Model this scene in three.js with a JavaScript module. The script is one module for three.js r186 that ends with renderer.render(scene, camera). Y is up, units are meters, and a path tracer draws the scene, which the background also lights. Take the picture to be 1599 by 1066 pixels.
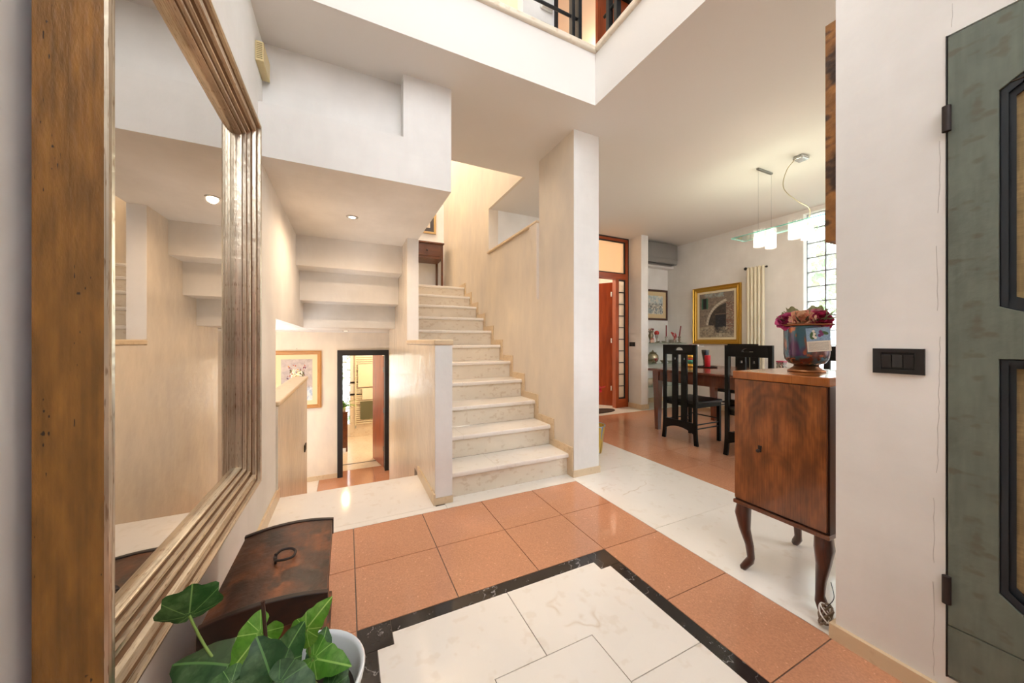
import * as THREE from 'three';
import { RoundedBoxGeometry } from 'three/addons/geometries/RoundedBoxGeometry.js';
import { mergeGeometries, toCreasedNormals } from 'three/addons/utils/BufferGeometryUtils.js';
import { RectAreaLightUniformsLib } from 'three/addons/lights/RectAreaLightUniformsLib.js';

// ------------------------------------------------------------------ camera, sky, exposure
// World: x to the right along the stair risers, y up, z = -D where D runs into the house along the mirror wall.
RectAreaLightUniformsLib.init();
const scene = new THREE.Scene();
const camera = new THREE.PerspectiveCamera(2 * Math.atan(533 / 537) * 180 / Math.PI, 1599 / 1066, 0.05, 200);
camera.position.set(0, 1.105, 0);
camera.rotation.y = -25.62 * Math.PI / 180;
const renderer = new THREE.WebGLRenderer({ antialias: true });
renderer.toneMapping = THREE.LinearToneMapping;
renderer.toneMappingExposure = 0.8;
renderer.shadowMap.enabled = true;
scene.background = new THREE.Color().setRGB(9.7, 10.1, 10.7);      // bright overcast sky

// ------------------------------------------------------------------ small helpers
const PI = Math.PI;
function rng(seed) { let a = seed >>> 0; return () => { a = (a + 0x6d2b79f5) | 0; let t = Math.imul(a ^ (a >>> 15), 1 | a); t = (t + Math.imul(t ^ (t >>> 7), 61 | t)) ^ t; return ((t ^ (t >>> 14)) >>> 0) / 4294967296; }; }
const clamp = (x, a = 0, b = 1) => Math.min(b, Math.max(a, x));
const mix = (a, b, t) => a + (b - a) * t;
const sstep = (a, b, x) => { const t = clamp((x - a) / (b - a)); return t * t * (3 - 2 * t); };
function tileNoise(seed) {                                        // value noise that repeats after `px` by `py` cells
  const r = rng(seed), g = new Float32Array(65536); for (let i = 0; i < 65536; i++) g[i] = r();
  return (u, v, px, py) => {
    const x = u * px, y = v * py, x0 = Math.floor(x), y0 = Math.floor(y), fx = x - x0, fy = y - y0;
    const a = ((x0 % px) + px) % px, b = (a + 1) % px, c = ((y0 % py) + py) % py, d = (c + 1) % py;
    const sx = fx * fx * (3 - 2 * fx), sy = fy * fy * (3 - 2 * fy), q = (i, j) => g[((i * 131 + j * 7919) & 65535)];
    return mix(mix(q(a, c), q(b, c), sx), mix(q(a, d), q(b, d), sx), sy);
  };
}
function fbm(n, u, v, px, py, oct) { let s = 0, a = 0.5, t = 0; for (let i = 0; i < oct; i++) { s += a * n(u, v, px, py); t += a; a *= 0.5; px *= 2; py *= 2; } return s / t; }
function dataTex(w, h, fn, srgb = true) {
  const d = new Uint8Array(w * h * 4), o = [0, 0, 0];
  for (let j = 0; j < h; j++) for (let i = 0; i < w; i++) { fn((i + 0.5) / w, (j + 0.5) / h, o); const k = (j * w + i) * 4; d[k] = clamp(o[0], 0, 255); d[k + 1] = clamp(o[1], 0, 255); d[k + 2] = clamp(o[2], 0, 255); d[k + 3] = 255; }
  const t = new THREE.DataTexture(d, w, h); t.wrapS = t.wrapT = THREE.RepeatWrapping; t.magFilter = THREE.LinearFilter; t.minFilter = THREE.LinearFilter;
  if (srgb) t.colorSpace = THREE.SRGBColorSpace; t.needsUpdate = true; return t;
}
function canvasTex(w, h, draw) { const c = document.createElement('canvas'); c.width = w; c.height = h; const g = c.getContext('2d'); draw(g, w, h); const t = new THREE.CanvasTexture(c); t.colorSpace = THREE.SRGBColorSpace; t.wrapS = t.wrapT = THREE.ClampToEdgeWrapping; return t; }
const std = (o) => new THREE.MeshStandardMaterial(o), phy = (o) => new THREE.MeshPhysicalMaterial(o);
const scaled = (t, s, sy = s) => { const c = t.clone(); c.repeat.set(s, sy); c.needsUpdate = true; return c; };

// uv in metres from position, per face direction; turn swaps the axes so that grain follows the other way
function triUV(geo, turn = false, ou = 0, ov = 0, k = 1) {
  const g = geo.index ? geo.toNonIndexed() : geo, p = g.attributes.position, uv = new Float32Array(p.count * 2), a = new THREE.Vector3(), b = new THREE.Vector3(), c = new THREE.Vector3();
  for (let i = 0; i < p.count; i += 3) {
    a.fromBufferAttribute(p, i); b.fromBufferAttribute(p, i + 1); c.fromBufferAttribute(p, i + 2);
    const n = b.clone().sub(a).cross(c.clone().sub(a)); n.set(Math.abs(n.x), Math.abs(n.y), Math.abs(n.z));
    for (let j = 0; j < 3; j++) {
      const x = p.getX(i + j), y = p.getY(i + j), z = p.getZ(i + j); let s, t;
      if (n.x >= n.y && n.x >= n.z) { s = z; t = y; } else if (n.y >= n.z) { s = x; t = z; } else { s = x; t = y; }
      if (turn) [s, t] = [t, s];
      uv[(i + j) * 2] = s * k + ou; uv[(i + j) * 2 + 1] = t * k + ov;
    }
  }
  g.setAttribute('uv', new THREE.BufferAttribute(uv, 2)); return g;
}
// axis-aligned box given by x, y and D ranges
function bx(x0, x1, y0, y1, d0, d1, turn = false, ou = 0, ov = 0) { const g = new THREE.BoxGeometry(x1 - x0, y1 - y0, d1 - d0); g.translate((x0 + x1) / 2, (y0 + y1) / 2, -(d0 + d1) / 2); return triUV(g, turn, ou, ov); }
function rb(x0, x1, y0, y1, d0, d1, r = 0.004, turn = false, seg = 2) { const g = new RoundedBoxGeometry(x1 - x0, y1 - y0, d1 - d0, seg, r); g.translate((x0 + x1) / 2, (y0 + y1) / 2, -(d0 + d1) / 2); return triUV(g, turn, x0 * 0.7, d0 * 0.3); }
const merge = (list) => mergeGeometries(list.map((g) => { const q = g.index ? g.toNonIndexed() : g.clone(); for (const k of Object.keys(q.attributes)) if (!['position', 'normal', 'uv'].includes(k)) q.deleteAttribute(k); return q; }));
function lathe(pts, seg = 32) { return new THREE.LatheGeometry(pts.map(([r, y]) => new THREE.Vector2(Math.max(r, 0.0001), y)), seg); }
function tube(pts, r, seg = 24, rad = 8, closed = false) { return new THREE.TubeGeometry(new THREE.CatmullRomCurve3(pts.map((p) => new THREE.Vector3(...p)), closed), seg, r, rad, closed); }
function rod(a, b, r0, r1 = r0, seg = 10) { const A = new THREE.Vector3(...a), B = new THREE.Vector3(...b), L = A.distanceTo(B), g = new THREE.CylinderGeometry(r1, r0, L, seg); g.translate(0, L / 2, 0); g.applyQuaternion(new THREE.Quaternion().setFromUnitVectors(new THREE.Vector3(0, 1, 0), B.clone().sub(A).normalize())); g.translate(A.x, A.y, A.z); return g; }
function extr(shape, depth, bevel = 0, seg = 12) { return new THREE.ExtrudeGeometry(shape, { depth, bevelEnabled: bevel > 0, bevelSize: bevel, bevelThickness: bevel, bevelOffset: -bevel, bevelSegments: 2, curveSegments: seg }); }
const poly = (pts) => new THREE.Shape(pts.map(([a, b]) => new THREE.Vector2(a, b)));

// ------------------------------------------------------------------ naming and adding
const used = new Map();
function numbered(n) { const k = used.get(n) ?? 0; used.set(n, k + 1); return k ? n + '_' + String(k).padStart(3, '0') : n; }
function shade(o) { o.castShadow = true; o.receiveShadow = true; return o; }
function thing(name, label, category, [x, y, d] = [0, 0, 0], turn = 0, group) {
  const o = new THREE.Group(); o.name = numbered(name); o.position.set(x, y, -d); o.rotation.y = turn; o.userData = { label, category }; if (group) o.userData.group = group; scene.add(o); return o;
}
function part(parent, name, geo, mat, label) { const m = shade(new THREE.Mesh(geo, mat)); m.name = name; parent.add(m); if (label) m.userData.label = label; return m; }
// part whose geometry is given in world coordinates, under a group that stands at its base without rotation
function wpart(parent, name, geo, mat, label) { const b = new THREE.Vector3(); let p = parent; while (p && p !== scene) { b.add(p.position); p = p.parent; } geo.translate(-b.x, -b.y, -b.z); return part(parent, name, geo, mat, label); }
function single(name, geo, mat, label, category, group) { const m = shade(new THREE.Mesh(geo, mat)); m.name = numbered(name); m.userData = { label, category }; if (group) m.userData.group = group; geo.computeBoundingBox(); const b = geo.boundingBox, c = new THREE.Vector3((b.min.x + b.max.x) / 2, b.min.y, (b.min.z + b.max.z) / 2); geo.translate(-c.x, -c.y, -c.z); m.position.copy(c); scene.add(m); return m; }
function struct(name, geo, mat, label, category) { const m = shade(new THREE.Mesh(geo, mat)); m.name = name; m.userData = { kind: 'structure', label, category }; scene.add(m); return m; }
function structGroup(name, label, category) { const o = new THREE.Group(); o.name = name; o.userData = { kind: 'structure', label, category }; scene.add(o); return o; }

// ------------------------------------------------------------------ textures
const N1 = tileNoise(11), N2 = tileNoise(23), N3 = tileNoise(37), N4 = tileNoise(51);
const plasterT = dataTex(512, 512, (u, v, o) => {                // brushed lime plaster, 2 m repeat
  const a = fbm(N1, u, v, 5, 4, 5) - 0.5, b = fbm(N2, u, v, 60, 8, 3) - 0.5, c = fbm(N3, u, v, 9, 70, 2) - 0.5, k = 1 + a * 0.14 + b * 0.012 + c * 0.01;
  o[0] = 238 * k; o[1] = 235 * (k + a * 0.008); o[2] = 230 * (k + a * 0.02);
});
const stuccoT = dataTex(512, 512, (u, v, o) => {                 // polished marble stucco: cloudy vertical trowel marks
  const a = fbm(N2, u, v, 7, 4, 6) - 0.5, b = fbm(N3, u, v, 30, 9, 4) - 0.5, k = 1 + a * 0.12 + b * 0.045, w = a;
  o[0] = 230 * k; o[1] = 217 * (k - 0.012 * w); o[2] = 199 * (k - 0.05 * w);
});
const marbleT = dataTex(1024, 1024, (u, v, o) => {               // cream limestone marble with soft flecks and a few thin veins, 1.6 m repeat
  const a = fbm(N1, u, v, 4, 4, 5) - 0.5, f = fbm(N4, u, v, 40, 40, 3), w = fbm(N2, u, v, 3, 3, 5), w2 = fbm(N3, u, v, 4, 5, 4);
  const vein = Math.pow(Math.max(0, 1 - Math.abs(w - 0.5) * 60), 2) * sstep(0.5, 0.64, w2) * 0.55, fleck = sstep(0.64, 0.8, f) * 0.12, k = 1 + a * 0.045, d = clamp(vein + fleck);
  o[0] = mix(241, 196, d) * k; o[1] = mix(234, 172, d) * k; o[2] = mix(224, 142, d) * k;
});
const riserT = dataTex(512, 512, (u, v, o) => {                  // warmer flecked stone of risers and skirtings
  const a = fbm(N3, u, v, 4, 6, 5) - 0.5, f = fbm(N4, u, v, 22, 30, 3), d = sstep(0.6, 0.8, f) * 0.28, k = 1 + a * 0.08;
  o[0] = mix(234, 190, d) * k; o[1] = mix(221, 162, d) * k; o[2] = mix(200, 128, d) * k;
});
const blackT = dataTex(512, 512, (u, v, o) => {
  const w = fbm(N1, u, v, 4, 4, 6), f = N2(u, v, 96, 96) * fbm(N3, u, v, 6, 6, 3), d = clamp(Math.pow(1 - Math.min(1, Math.abs(w - 0.48) * 48), 3) * 0.8 + sstep(0.52, 0.66, f) * 0.7), a = fbm(N4, u, v, 10, 10, 3);
  o[0] = mix(30 + a * 18, 205, d); o[1] = mix(28 + a * 16, 203, d); o[2] = mix(28 + a * 16, 202, d);
});
const terraT = dataTex(512, 512, (u, v, o) => {                  // fine-grained terracotta agglomerate, 1 m repeat
  const s = N1(u, v, 240, 240) - 0.5, s2 = N2(u, v, 150, 150), a = fbm(N3, u, v, 4, 4, 4) - 0.5, k = 1 + s * 0.10 + a * 0.05, l = s2 > 0.93 ? 26 : 0;
  o[0] = 200 * k + l; o[1] = 143 * k + l; o[2] = 110 * k + l;
});
function woodT(seed, c0, c1, c2, stretch = 14, knots = 0.5) {    // grain runs along u
  const n = tileNoise(seed), m = tileNoise(seed + 5), q = tileNoise(seed + 9);
  return dataTex(512, 512, (u, v, o) => {
    const w = fbm(m, u, v, 2, 3, 4) * knots, g = fbm(n, u, v + w * 0.25, 3, stretch * 3, 4), f = fbm(q, u, v, 6, 160, 2), b = fbm(m, u, v, 3, 4, 3);
    const t = clamp(g * 1.5 - 0.25), e = sstep(0.62, 0.8, f) * 0.35;
    for (let i = 0; i < 3; i++) o[i] = mix(mix(c0[i], c1[i], t), c2[i], clamp(e + (b > 0.62 ? (b - 0.62) * 1.2 : 0)));
  });
}
const cherryT = woodT(71, [150, 62, 22], [186, 84, 34], [120, 46, 18], 10, 0.4);
const walnutT = woodT(83, [92, 48, 24], [124, 70, 38], [58, 28, 16], 8, 1.2);
const tableT = woodT(97, [94, 46, 28], [126, 66, 42], [60, 27, 18], 9, 0.6);
const chestT = dataTex(512, 512, (u, v, o) => {                  // old stained chest boards with dark blotches and worn amber patches
  const g = fbm(N1, u, v, 3, 40, 4), a = fbm(N2, u, v, 4, 5, 5), b = fbm(N3, u, v, 6, 9, 4), t = clamp((a - 0.35) * 2.2), e = sstep(0.5, 0.72, b);
  o[0] = mix(mix(64, 150, t), 36, e * 0.75) * (0.8 + g * 0.4); o[1] = mix(mix(36, 84, t), 23, e * 0.75) * (0.8 + g * 0.4); o[2] = mix(mix(23, 42, t), 17, e * 0.75) * (0.8 + g * 0.4);
});
const ochreT = dataTex(256, 1024, (u, v, o) => {                 // old yellow bole on the sides of the mirror frame, with chips and worm holes
  const g = fbm(N1, u, v, 5, 26, 6), s = fbm(N2, u, v, 14, 6, 4), h = N4(u, v, 26, 200) * 0.7 + N3(u, v, 5, 9) * 0.3, d = sstep(0.86, 0.9, h), k = 0.7 + g * 0.4 + (s - 0.5) * 0.2;
  o[0] = mix(150 * k, 38, d); o[1] = mix(103 * k, 22, d); o[2] = mix(43 * k, 12, d);
});
const gildT = dataTex(512, 512, (u, v, o) => {                   // rubbed silver-gold leaf over brown bole; u runs along the moulding
  const a = fbm(N1, u, v, 40, 90, 3), b = fbm(N3, u, v, 5, 110, 4), c = fbm(N2, u, v, 10, 6, 4), r = clamp(sstep(0.66, 0.8, a) * 0.45 + sstep(0.56, 0.74, b) * 0.3), k = 0.8 + c * 0.35;
  o[0] = mix(218 * k, 112, r); o[1] = mix(205 * k, 84, r); o[2] = mix(184 * k, 60, r);
});
const greenT = dataTex(512, 512, (u, v, o) => {                  // aged green-grey milk paint, brushed
  const a = fbm(N2, u, v, 5, 6, 5) - 0.5, b = fbm(N1, u, v, 50, 7, 3) - 0.5, e = sstep(0.62, 0.8, fbm(N4, u, v, 14, 20, 3)), k = 1 + a * 0.3 + b * 0.16;
  o[0] = mix(108 * k, 92, e * 0.5); o[1] = mix(116 * k, 84, e * 0.5); o[2] = mix(104 * k, 66, e * 0.5);
});
const burlapT = dataTex(256, 256, (u, v, o) => { const a = fbm(N3, u, v, 5, 5, 4) - 0.5, t = (N1(u, v, 128, 12) + N2(u, v, 12, 128)) / 2 - 0.5, k = 1 + a * 0.2 + t * 0.22; o[0] = 178 * k; o[1] = 152 * k; o[2] = 106 * k; });
const bumpT = dataTex(512, 512, (u, v, o) => { const a = fbm(N1, u, v, 14, 14, 5); o[0] = o[1] = o[2] = a * 255; }, false);
const trowelT = dataTex(512, 512, (u, v, o) => { const a = fbm(N2, u, v, 6, 5, 3) * 0.6 + fbm(N3, u, v, 30, 20, 4) * 0.4; o[0] = o[1] = o[2] = a * 255; }, false);
const weaveT = dataTex(256, 256, (u, v, o) => { o[0] = o[1] = o[2] = 127 + 60 * Math.sin(u * 2 * PI * 40) * Math.sin(v * 2 * PI * 40) + (N1(u, v, 90, 90) - 0.5) * 90; }, false);

// ------------------------------------------------------------------ materials
const MT = {
  plaster: std({ map: scaled(plasterT, 0.5), bumpMap: scaled(trowelT, 0.7), bumpScale: 0.004, roughness: 0.72 }),
  ceiling: std({ color: 0xeae5de, roughness: 0.9 }),
  stucco: phy({ map: scaled(stuccoT, 0.55), bumpMap: scaled(trowelT, 0.9), bumpScale: 0.0016, roughness: 0.42 }),
  stuccoGloss: phy({ map: scaled(stuccoT, 0.7), bumpMap: scaled(trowelT, 0.8), bumpScale: 0.005, roughness: 0.22, specularIntensity: 1 }),
  marble: phy({ map: scaled(marbleT, 0.62), roughness: 0.1 }),
  riser: phy({ map: scaled(riserT, 1.2), roughness: 0.28 }),
  tan: phy({ map: scaled(riserT, 1.2), color: 0xf1e3ce, roughness: 0.28 }),
  black: phy({ map: scaled(blackT, 2.2), roughness: 0.12 }),
  terra: phy({ map: terraT, roughness: 0.09 }),
  grout: std({ color: 0x6e6257, roughness: 0.95 }),
  concrete: std({ color: 0xb8b0a6, roughness: 0.95 }),
  cherry: phy({ map: scaled(cherryT, 0.9), roughness: 0.28, clearcoat: 0.4, clearcoatRoughness: 0.15 }),
  walnut: phy({ map: scaled(walnutT, 1.4), roughness: 0.32, clearcoat: 0.5, clearcoatRoughness: 0.12 }),
  table: phy({ map: scaled(tableT, 1.0), roughness: 0.22, clearcoat: 0.5, clearcoatRoughness: 0.1 }),
  chest: std({ map: scaled(chestT, 2.2), bumpMap: scaled(bumpT, 3), bumpScale: 0.002, roughness: 0.42 }),
  ochre: std({ map: ochreT, bumpMap: scaled(bumpT, 1, 6), bumpScale: 0.0015, roughness: 0.5 }),
  gild: std({ map: scaled(gildT, 1.0, 5), metalness: 0.85, roughness: 0.3, bumpMap: scaled(bumpT, 6), bumpScale: 0.0008 }),
  gold: std({ color: 0xc79a3e, metalness: 0.75, roughness: 0.32 }),
  silvered: phy({ color: 0xd2cec8, metalness: 1, roughness: 0.015 }),
  green: std({ map: scaled(greenT, 1.6), bumpMap: scaled(bumpT, 4), bumpScale: 0.001, roughness: 0.62 }),
  navy: std({ color: 0x1c242b, roughness: 0.45 }),
  burlap: std({ map: scaled(burlapT, 3), bumpMap: scaled(weaveT, 5), bumpScale: 0.0006, roughness: 0.95 }),
  blackLacquer: phy({ color: 0x080707, roughness: 0.42, specularIntensity: 0.5 }),
  leather: std({ color: 0x0d0d0e, roughness: 0.42 }),
  blackPaint: std({ color: 0x191718, roughness: 0.5 }),
  darkMetal: std({ color: 0x2b2d2f, metalness: 0.6, roughness: 0.45 }),
  iron: std({ color: 0x3a3230, metalness: 0.5, roughness: 0.6 }),
  chrome: std({ color: 0xc9cbcc, metalness: 1, roughness: 0.18 }),
  steel: std({ color: 0x8d8f8c, metalness: 0.9, roughness: 0.3 }),
  creamPaint: std({ color: 0xe8dfc4, roughness: 0.35 }),
  white: std({ color: 0xeeede9, roughness: 0.4 }),
  greyPlastic: std({ color: 0x868481, roughness: 0.4 }),
  glass: phy({ color: 0xffffff, transmission: 1, thickness: 0, roughness: 0.02, ior: 1.5 }),
  frosted: phy({ color: 0xf4eee4, transmission: 0.75, thickness: 0, roughness: 0.75, ior: 1.5 }),
  block: phy({ color: 0xf6faf9, transmission: 0.97, thickness: 0, roughness: 0.35, ior: 1.5 }),
  mortar: std({ color: 0x9a9ba0, roughness: 0.8 }),
  ceramic: phy({ color: 0xe9eef2, roughness: 0.12, clearcoat: 0.6, clearcoatRoughness: 0.05 }),
  soil: std({ color: 0x2a211a, roughness: 1 }),
  red: std({ color: 0xb3121f, roughness: 0.4 }),
  redWax: std({ color: 0x7e1420, roughness: 0.45 }),
  silver: std({ color: 0xb9b2a6, metalness: 0.9, roughness: 0.3 }),
  pewter: std({ color: 0x8a7c66, metalness: 0.7, roughness: 0.4 }),
};
const glow = (r, g, b) => std({ color: 0x111111, emissive: new THREE.Color().setRGB(r, g, b), roughness: 0.6 });

// ------------------------------------------------------------------ floor of the hall and the dining room
const T0 = -0.004;                                                // grout level; tile tops lie at 0
const floorG = structGroup('floor', 'ground floor of terracotta tiles, cream marble slabs and a black marble border', 'floor');
part(floorG, 'slab', merge([bx(-0.6, 1.65, -0.3, T0, -1.9, 2.885), bx(1.65, 5.6, -0.3, T0, -1.0, 4.9), bx(0.535, 1.65, -0.3, T0, 2.885, 3.1), bx(0.66, 1.65, -0.3, T0, 3.1, 4.3)]), MT.grout);
const rt = rng(5);
function tile(x0, x1, d0, d1, mat, name = 'tile', gap = 0.0022) { part(floorG, name, bx(x0 + gap, x1 - gap, T0 - 0.004, 0, d0 + gap, d1 - gap, rt() > 0.5, rt() * 3, rt() * 3), mat); }
const CX = [-0.44, -0.3655, 0.0345, 0.4345, 0.8345, 1.2345, 1.6345], RD = [2.24, 1.84, 1.44, 1.04, 0.64, 0.24, -0.16, -0.56, -0.96, -1.36, -1.72];
for (let r = 0; r < RD.length - 1; r++) for (let c = 0; c < CX.length - 1; c++) {
  const inner = r >= 2 && r < 5 && c >= 2 && c < 5;
  if (!inner && !(RD[r] < 0.6 && c === 6)) tile(CX[c], CX[c + 1], RD[r + 1], RD[r], MT.terra, 'terracotta_tile');
}
{ // black border with larger corner squares, cream field with a central square
  const x0 = 0.0345, x1 = 1.2345, d0 = 0.24, d1 = 1.44, c = 0.12, s = 0.063;
  for (const [a, b] of [[x0, x0 + c], [x1 - c, x1]]) for (const [e, f] of [[d0, d0 + c], [d1 - c, d1]]) tile(a, b, e, f, MT.black, 'black_corner_tile', 0.0012);
  tile(x0 + c, x1 - c, d1 - s, d1, MT.black, 'black_strip', 0.0012); tile(x0 + c, x1 - c, d0, d0 + s, MT.black, 'black_strip', 0.0012);
  tile(x0, x0 + s, d0 + c, d1 - c, MT.black, 'black_strip', 0.0012); tile(x1 - s, x1, d0 + c, d1 - c, MT.black, 'black_strip', 0.0012);
  const mx = 0.6345, md = 0.84, q = 0.198, g = 0.0016;
  tile(mx - q, mx + q, md - q, md + q, MT.marble, 'cream_slab', 0.0016);
  for (const sx of [-1, 1]) for (const sd of [-1, 1]) {
    const P = [[g, q + g], [g, 0.6 - s - g], [0.6 - c - g, 0.6 - s - g], [0.6 - c - g, 0.6 - c - g], [0.6 - s - g, 0.6 - c - g], [0.6 - s - g, g], [q + g, g], [q + g, q + g]].map(([a, b]) => [mx + sx * a, -(md + sd * b)]);
    const sh = poly(P.map(([a, z]) => [a, -z])), e = extr(sh, 0.008); e.rotateX(-PI / 2); e.scale(1, 1, 1); e.translate(0, -0.008, 0);
    part(floorG, 'cream_slab', triUV(e, false, rt(), rt()), MT.marble);
  }
}
tile(-0.44, 0.60, 2.24, 2.297, MT.marble, 'marble_sill', 0.0008); tile(0.60, 1.6345, 2.24, 2.386, MT.marble, 'marble_sill', 0.0008);
part(floorG, 'marble_landing', bx(-0.44, 0.535, -0.03, 0, 2.2985, 2.905, true), MT.marble);
for (const [a, b] of [[2.32, 3.174], [1.466, 2.32], [0.612, 1.466], [-0.242, 0.612], [-0.9, -0.242]]) tile(a > 0.6 ? 1.6345 : 1.79, 2.55, a, b, MT.marble, 'cream_slab', 0.001);
tile(1.79, 2.55, 3.174, 4.05, MT.marble, 'cream_slab', 0.001);
for (let i = 0; i < 8; i++) for (let j = 0; j < 12; j++) { const x0 = 2.55 + i * 0.4, d1 = 4.05 - j * 0.4; tile(x0, Math.min(x0 + 0.4, 5.43), Math.max(d1 - 0.4, -0.7), d1, MT.terra, 'terracotta_tile', 0.0012); }
for (let i = 0; i < 5; i++) tile(1.79 + i * 0.73, 1.79 + (i + 1) * 0.73, 4.05, 4.78, MT.marble, 'cream_slab', 0.001);

// lower level floor
const lowerF = structGroup('floor_lower', 'terracotta and cream tiled floor at the foot of the descending stair', 'floor');
const FL = -1.205;
part(lowerF, 'slab', bx(-2.7, 2.2, FL - 0.2, FL - 0.004, 4.4, 9.5), MT.grout);
for (let i = -1; i < 3; i++) for (let j = 0; j < 5; j++) { const x0 = 0.02 + i * 0.42 - 0.02; part(lowerF, 'terracotta_tile', bx(x0 + 0.0015, x0 + 0.4185, FL - 0.006, FL, 4.73 + j * 0.42, 5.147 + j * 0.42, j % 2 > 0, i, j * 0.37), MT.terra); }
part(lowerF, 'cream_slab', bx(-2.6, -0.422, FL - 0.006, FL, 4.73, 6.83, false, 0.3, 0.2), MT.marble);
part(lowerF, 'threshold_slab', bx(-0.42, 1.26, FL - 0.006, FL, 6.832, 7.15, false, 0.5, 0.7), MT.riser);
part(lowerF, 'black_inlay', bx(-0.42, 1.26, FL - 0.006, FL, 7.152, 7.19), MT.blackPaint);
for (let i = 0; i < 3; i++) for (let j = 0; j < 3; j++) part(lowerF, 'stone_tile', bx(-0.9 + i * 0.8, -0.102 + i * 0.8, FL - 0.006, FL, 7.192 + j * 0.68, 7.87 + j * 0.68, i % 2 > 0, i * 0.4, j * 0.6), MT.riser);

// ------------------------------------------------------------------ walls, ceilings, stair masses
const H = 2.835, UP = 3.21, ROOF = 5.9, XL = -0.442, XR = 1.64, XS = 1.665, XD = 5.43;
// left wall with the mirror: full below the landing edge, only above the lower ceiling beyond
struct('wall_left', merge([bx(XL - 0.15, XL, -1.4, ROOF, -1.75, 2.83), bx(XL - 0.15, XL, 1.262, ROOF, 2.83, 6.7)]), MT.plaster, 'pale plastered wall behind the big gilt mirror', 'wall');
// back wall behind the camera, with a tall window in the upper part and a glazed entrance door
struct('wall_back', merge([bx(-0.6, -0.38, 0, ROOF, -1.9, -1.75), bx(1.58, 1.79, 0, ROOF, -1.9, -1.75), bx(-0.38, 1.58, 2.3, 2.95, -1.9, -1.75), bx(-0.38, -0.2, 0, 2.3, -1.9, -1.75), bx(1.4, 1.58, 0, 2.3, -1.9, -1.75), bx(-0.38, 1.58, 5.6, ROOF, -1.9, -1.75)]), MT.plaster, 'plastered entrance wall with a tall window', 'wall');
{ const w = structGroup('window_1', 'tall clear window of the stair hall above the entrance', 'window');
  part(w, 'window_frame', merge([bx(-0.38, -0.33, 2.95, 5.6, -1.86, -1.8), bx(1.53, 1.58, 2.95, 5.6, -1.86, -1.8), bx(-0.33, 1.53, 2.95, 3.0, -1.86, -1.8), bx(-0.33, 1.53, 5.55, 5.6, -1.86, -1.8), bx(0.58, 0.62, 3.0, 5.55, -1.86, -1.8)]), MT.white);
  for (const [a, b] of [[-0.33, 0.58], [0.62, 1.53]]) part(w, 'pane', bx(a, b, 3.0, 5.55, -1.832, -1.828), MT.glass);
  const d = structGroup('door_3', 'solid entrance door with white frame', 'door');
  part(d, 'door_frame', merge([bx(-0.2, -0.1, 0, 2.3, -1.86, -1.8), bx(1.3, 1.4, 0, 2.3, -1.86, -1.8), bx(-0.1, 1.3, 2.2, 2.3, -1.86, -1.8), bx(-0.1, 1.3, 0, 0.12, -1.86, -1.8), bx(0.56, 0.64, 0.12, 2.2, -1.86, -1.8)]), MT.white);
  for (const [a, b] of [[-0.1, 0.56], [0.64, 1.3]]) part(d, 'leaf_panel', bx(a, b, 0.12, 2.2, -1.84, -1.82, true), MT.cherry);
}
// right wall with the green cupboard
struct('wall_right', merge([bx(XR, 1.79, 0, 0.09, -1.75, 0.633), bx(XR, 1.79, 0.09, 2.03, 0.372, 0.633), bx(XR, 1.79, 0.09, 2.03, -1.75, -0.47), bx(XR + 0.1, 1.79, 0.09, 2.03, -0.47, 0.372), bx(XR, 1.79, 2.03, ROOF, -1.75, 0.633)]), MT.plaster, 'rough white plastered wall pier around the green cupboard door', 'wall');
{ const w = scene.getObjectByName('wall_right'), r = rng(17), cm = std({ color: 0xbdb7b1, roughness: 1 });   // hairline settlement cracks along the cupboard edge
  for (const [y0, y1, d] of [[1.5, 1.72, 0.387], [1.2, 1.4, 0.39], [0.7, 1.12, 0.391], [0.42, 0.62, 0.394], [0.07, 0.36, 0.395], [2.05, 2.12, 0.36]]) { const pts = [], n = Math.round((y1 - y0) / 0.02); let q = d; for (let i = 0; i <= n; i++) { q += (r() - 0.5) * 0.0042; pts.push([XR - 0.0001, mix(y0, y1, i / n), -q - (d < 0.35 ? (i / n) * -0.12 : 0)]); } part(w, 'plaster_crack', tube(pts, 0.0005, n * 2, 4), cm); } }
// column and right side wall of the stair, with the opening over a parapet
struct('wall_stair_right', merge([bx(XS, 1.92, 0, H, 2.31, 2.87), bx(XS, 1.80, 0, 2.245, 2.87, 4.177), bx(XS, 1.80, 0, ROOF, 4.177, 6.6), bx(XS, 1.70, H, UP, 3.214, 4.177), bx(XS, 1.80, UP, ROOF, 3.214, 4.177)]), MT.stucco, 'cream polished stucco wall on the right of the marble stair', 'wall');
struct('trim_6', merge([bx(XS, 1.92, 0.055, H, 2.306, 2.31), bx(0.537, 0.647, 1.12, 2.13, 3.521, 3.525)]), MT.plaster, 'white plastered end faces of the stair column and spine wall', 'trim');
{ const sh = poly([[2.872, 1.51], [2.872, 2.243], [3.02, 2.243]]), g = extr(sh, 0.028); g.rotateY(PI / 2); g.translate(XS - 0.028, 0, 0);
  struct('trim_1', triUV(g), MT.stucco, 'thickened corner of the stair parapet beside the column', 'trim');
  struct('trim_2', rb(XS - 0.03, 1.82, 2.245, 2.27, 2.872, 4.175, 0.006), MT.tan, 'thin tan stone cap on the stair parapet', 'trim'); }
struct('wall_dining_far', merge([bx(1.80, 3.36, 0, H, 4.177, 4.3), bx(3.26, 3.36, 0, H, 4.3, 4.8), bx(4.38, XD, 0, H, 4.56, 4.8), bx(4.38, XD, 2.44, H, 4.43, 4.56)]), MT.plaster, 'white dining room end wall with the display niche', 'wall');
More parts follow.
